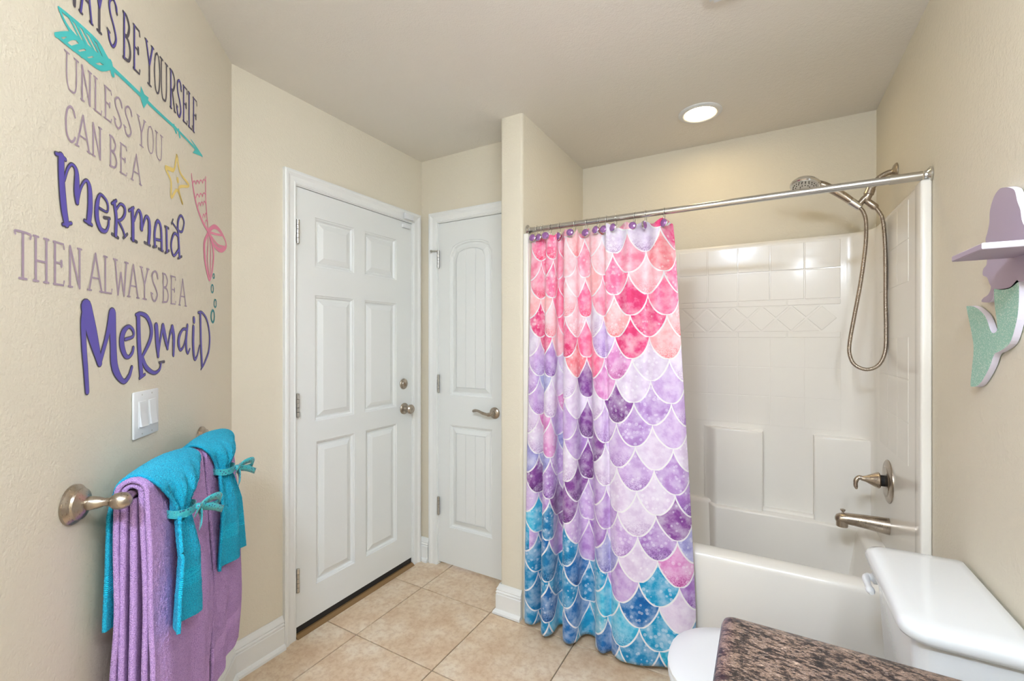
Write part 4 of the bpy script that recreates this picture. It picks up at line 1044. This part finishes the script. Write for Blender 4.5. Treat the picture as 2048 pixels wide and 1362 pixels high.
# ---- towels
def sheet(name, mat, parent, prof_fn, NA, NL, th, uvf, nub=0.0011):
    """grid surface: prof_fn(i/NA, j/NL) -> (a, n, z)"""
    bm = new(); ul_ = bm.loops.layers.uv.new('UVMap'); g = []
    rnd = random.Random(5)
    for j in range(NL+1):
        row_ = []
        for i in range(NA+1):
            a, n, z = prof_fn(i/NA, j/NL); v_ = uvf(i/NA, j/NL)[1]
            k = 0.0002 if 0.075 < v_ < 0.115 or i < 2 or i > NA-2 or j < 2 or j > NL-2 else nub
            row_.append(bm.verts.new(wall_p(a+rnd.uniform(-k, k)*0.6, n+rnd.uniform(-k, k), z+rnd.uniform(-k, k))))
        g.append(row_)
    for j in range(NL):
        for i in range(NA):
            f = bm.faces.new((g[j][i], g[j][i+1], g[j+1][i+1], g[j+1][i]))
            for lp_, (ii, jj) in zip(f.loops, ((i, j), (i+1, j), (i+1, j+1), (i, j+1))): lp_[ul_].uv = uvf(ii/NA, jj/NL)
    o = obj(name, bm, mat, parent, True)
    s = o.modifiers.new('thickness', 'SOLIDIFY'); s.thickness = th; s.offset = 0
    return o
def upath(s, r, zb_b, zb_f, bulge=0.0):
    """inverted U over the bar; s 0..1 from back hem to front hem. returns n, z, metres from the nearer hem"""
    lb, lf, la = BZ-zb_b, BZ-zb_f, math.pi*r
    d = s*(lb+la+lf)
    if d < lb: return BN-r, zb_b+d, d
    if d < lb+la:
        t = (d-lb)/r; return BN-r*math.cos(t), BZ+r*math.sin(t), 9.0
    q = d-lb-la
    return BN+r+bulge*math.sin(min(1, q/max(lf, .01))*math.pi), BZ-q, lf-q
def wob(a, z, k): return 0.004*math.sin(a*38+k)+0.003*math.sin(z*17+k*2+a*20)
def bath_towel(a0, a1, zb, zf, label, seed):
    t = thing('bath_towel', wall_p((a0+a1)/2, BN, zf), label, 'towel', 'lilac bath towels on the bar')
    for k, (r, da, dz) in enumerate(((0.0265, 0.0, 0.0), (0.0155, 0.003, 0.006))):
        def pf(u, s, r=r, da=da, dz=dz, k=k):
            n, z, h = upath(s, r, zb+dz, zf+dz, 0.006)
            dn = max(0, (BZ-z))
            side = 1 if s > 0.5 else -1
            a = a0+da+(a1-a0-2*da)*u
            fl_ = min(1, dn*3)
            a += (u-0.5)*0.02*fl_ + 0.004*math.sin(z*9+seed)*fl_
            n += side*(wob(a, z, seed+k)*fl_*(1 if k == 0 else 0.4)+0.012*fl_*(0.3 if side < 0 else 1)*(1 if k == 0 else 0.5))
            if k == 0 and side > 0: n += 0.007*fl_*math.sin((a-a0)*34+seed)**2
            n = max(n, 0.020+0.012*k)
            return a, n, z
        def uvf(u, s, r=r, dz=dz): return (u*0.3, min(upath(s, r, zb+dz, zf+dz)[2], 5))
        sheet('outer_layer' if k == 0 else 'inner_fold', M['purple'], t, pf, 110 if k == 0 else 50, 480 if k == 0 else 300, 0.0095, uvf)
    for k, n0_ in enumerate((BN,)):     # leaves folded inside the drape
        def pf(u, s, n0_=n0_, k=k):
            z = zf+0.012+(BZ-0.013-zf-0.012)*s; fl_ = min(1, (BZ-z)*3)
            return a0+0.006+0.004*math.sin(z*9+seed)*fl_-0.010*fl_+(a1-a0-0.012+0.02*fl_)*u, n0_+0.002*fl_, z
        sheet('inner_fold', M['purple'], t, pf, 30, 150, 0.0105, lambda u, s: (u*0.3, (BZ-zf)*s))
    return t
bath_towel(1.118, 1.402, 0.36, 0.33, 'lilac terry bath towel folded over the bar next to the near post', 0.3)
bath_towel(1.428, 1.640, 0.40, 0.365, 'lilac terry bath towel folded over the bar beside the room corner', 2.1)
def hand_towel(a0, a1, zb, zf, ac, zr, ab0, ab1, label, seed):
    """front half gathered at height zr around a = ac, flaring to ab0..ab1 at the hem"""
    t = thing('hand_towel', wall_p(ac, BN+0.05, zf), label, 'towel', 'turquoise hand towels on the bar')
    r = 0.0375
    def pf(u, s):
        n, z, h = upath(s, r, zb, zf)
        front = s > 0.5 and n > BN
        back = n < BN and z < BZ
        a = a0+(a1-a0)*u
        if back:
            dn = BZ-z
            a += -0.010*min(1, dn*4)+(u-0.5)*0.03*min(1, dn*3)
            n = 0.034+0.006*math.sin(u*9+seed)*min(1, dn*6) - 0.004
            n = max(n, 0.016)
            k = min(1, dn/0.05); n = (BN-r)*(1-k)+n*k
            return a, n, z
        dn = max(0, BZ-z)
        if n > BN or z >= BZ:
            # distance to ribbon along the front
            zz = BZ+r-z if n <= BN+0.5*r else BZ+r-z
            if z >= zr:
                q = 0 if n < BN else min(1, max(0, (BZ+r-z)/(BZ+r-zr)))
                q = q*q*(3-2*q)
                wdt = 1-q*0.78
                cen = (a0+a1)/2*(1-q)+ac*q
                a = cen+(u-0.5)*(a1-a0)*wdt
                n += q*0.012 + 0.020*math.sin(q*math.pi)*(1-(2*u-1)**2) + q*0.012*math.cos(u*22+seed)*0.8
                z += 0.010*(1-q)*math.sin(u*math.pi)-0.005
            else:
                q = min(1, (zr-z)/(zr-zf)); e = q**0.6
                l0, l1 = ac-0.11*(a1-a0)*(1-e)+(ab0-ac)*e, ac+0.11*(a1-a0)*(1-e)+(ab1-ac)*e
                a = l0+(l1-l0)*u
                n += 0.012+0.018*min(1, q*2.5)+0.013*math.cos(u*9.5+seed)*(0.55+0.45*q)+0.006
                z -= 0.035*q*(u-0.5)*0.6
        return a, n, z
    def uvf(u, s): return (u*0.3, min(upath(s, r, zb, zf)[2], 5))
    sheet('towel_cloth', M['cyan'], t, pf, 110, 300, 0.0075, uvf, 0.0010)
    # ribbon band and bow
    nb = BN+r+0.014
    bm = new(); rings = []
    hw = 0.115*(a1-a0)
    for i in range(40):
        th_ = 2*math.pi*i/40
        ca, cn = ac+(hw+0.008)*math.cos(th_), nb+0.028*math.sin(th_)
        n_out = Vector((math.cos(th_), math.sin(th_)))
        ring = []
        for dz, do in ((-0.009, 0), (-0.009, 0.0012), (0.009, 0.0012), (0.009, 0)):
            ring.append(wall_p(ca+n_out.x*do, max(cn+n_out.y*do, 0.02), zr+dz+0.002*math.sin(th_*2)))
        rings.append(ring)
    rings.append(rings[0]); 
    loft(bm, rings, True, False, False); bmesh.ops.remove_doubles(bm, verts=bm.verts[:], dist=1e-6)
    rb_ = obj('ribbon', bm, M['ribbon'], t, True, 40)
    kc = (ac+0.008, nb+0.034, zr)
    bm = new()
    def strap(path, w):
        P_ = catmull([Vector(p) for p in path], 8); L1, L2 = [], []
        for i, p in enumerate(P_):
            tw = Vector((0.0, 0.35, 1)).normalized()*w/2
            L1.append(wall_p(*(p+tw))); L2.append(wall_p(*(p-tw)))
        va_ = [bm.verts.new(p) for p in L1]; vb_ = [bm.verts.new(p) for p in L2]
        for i in range(len(va_)-1): bm.faces.new((va_[i], va_[i+1], vb_[i+1], vb_[i]))
    K = Vector(kc)
    strap([K, K+Vector((0.012, 0.016, 0.012)), K+Vector((0.034, 0.030, 0.012)), K+Vector((0.048, 0.030, -0.004)), K+Vector((0.030, 0.016, -0.010)), K], 0.019)
    strap([K, K+Vector((-0.012, 0.012, 0.010)), K+Vector((-0.032, 0.014, 0.008)), K+Vector((-0.036, 0.006, -0.006)), K+Vector((-0.016, 0.004, -0.006)), K], 0.018)
    strap([K, K+Vector((0.020, 0.022, -0.010)), K+Vector((0.046, 0.036, -0.026))], 0.018)
    strap([K, K+Vector((-0.012, 0.010, -0.016)), K+Vector((-0.028, 0.014, -0.042))], 0.018)
    bo = obj('bow', bm, M['ribbon'], rb_, True); s_ = bo.modifiers.new('t', 'SOLIDIFY'); s_.thickness = 0.0008
    bm = new(); bmesh.ops.create_icosphere(bm, subdivisions=2, radius=0.009, matrix=Matrix.Translation(wall_p(*K))); obj('bow_knot', bm, M['ribbon'], rb_, True)
hand_towel(1.135, 1.385, 0.735, 0.695, 1.216, 0.945, 1.118, 1.295, 'turquoise hand towel tied with a bow over the bath towel next to the near post', 0.4)
hand_towel(1.418, 1.650, 0.75, 0.690, 1.492, 0.962, 1.402, 1.612, 'turquoise hand towel tied with a bow over the bath towel beside the room corner', 1.7)
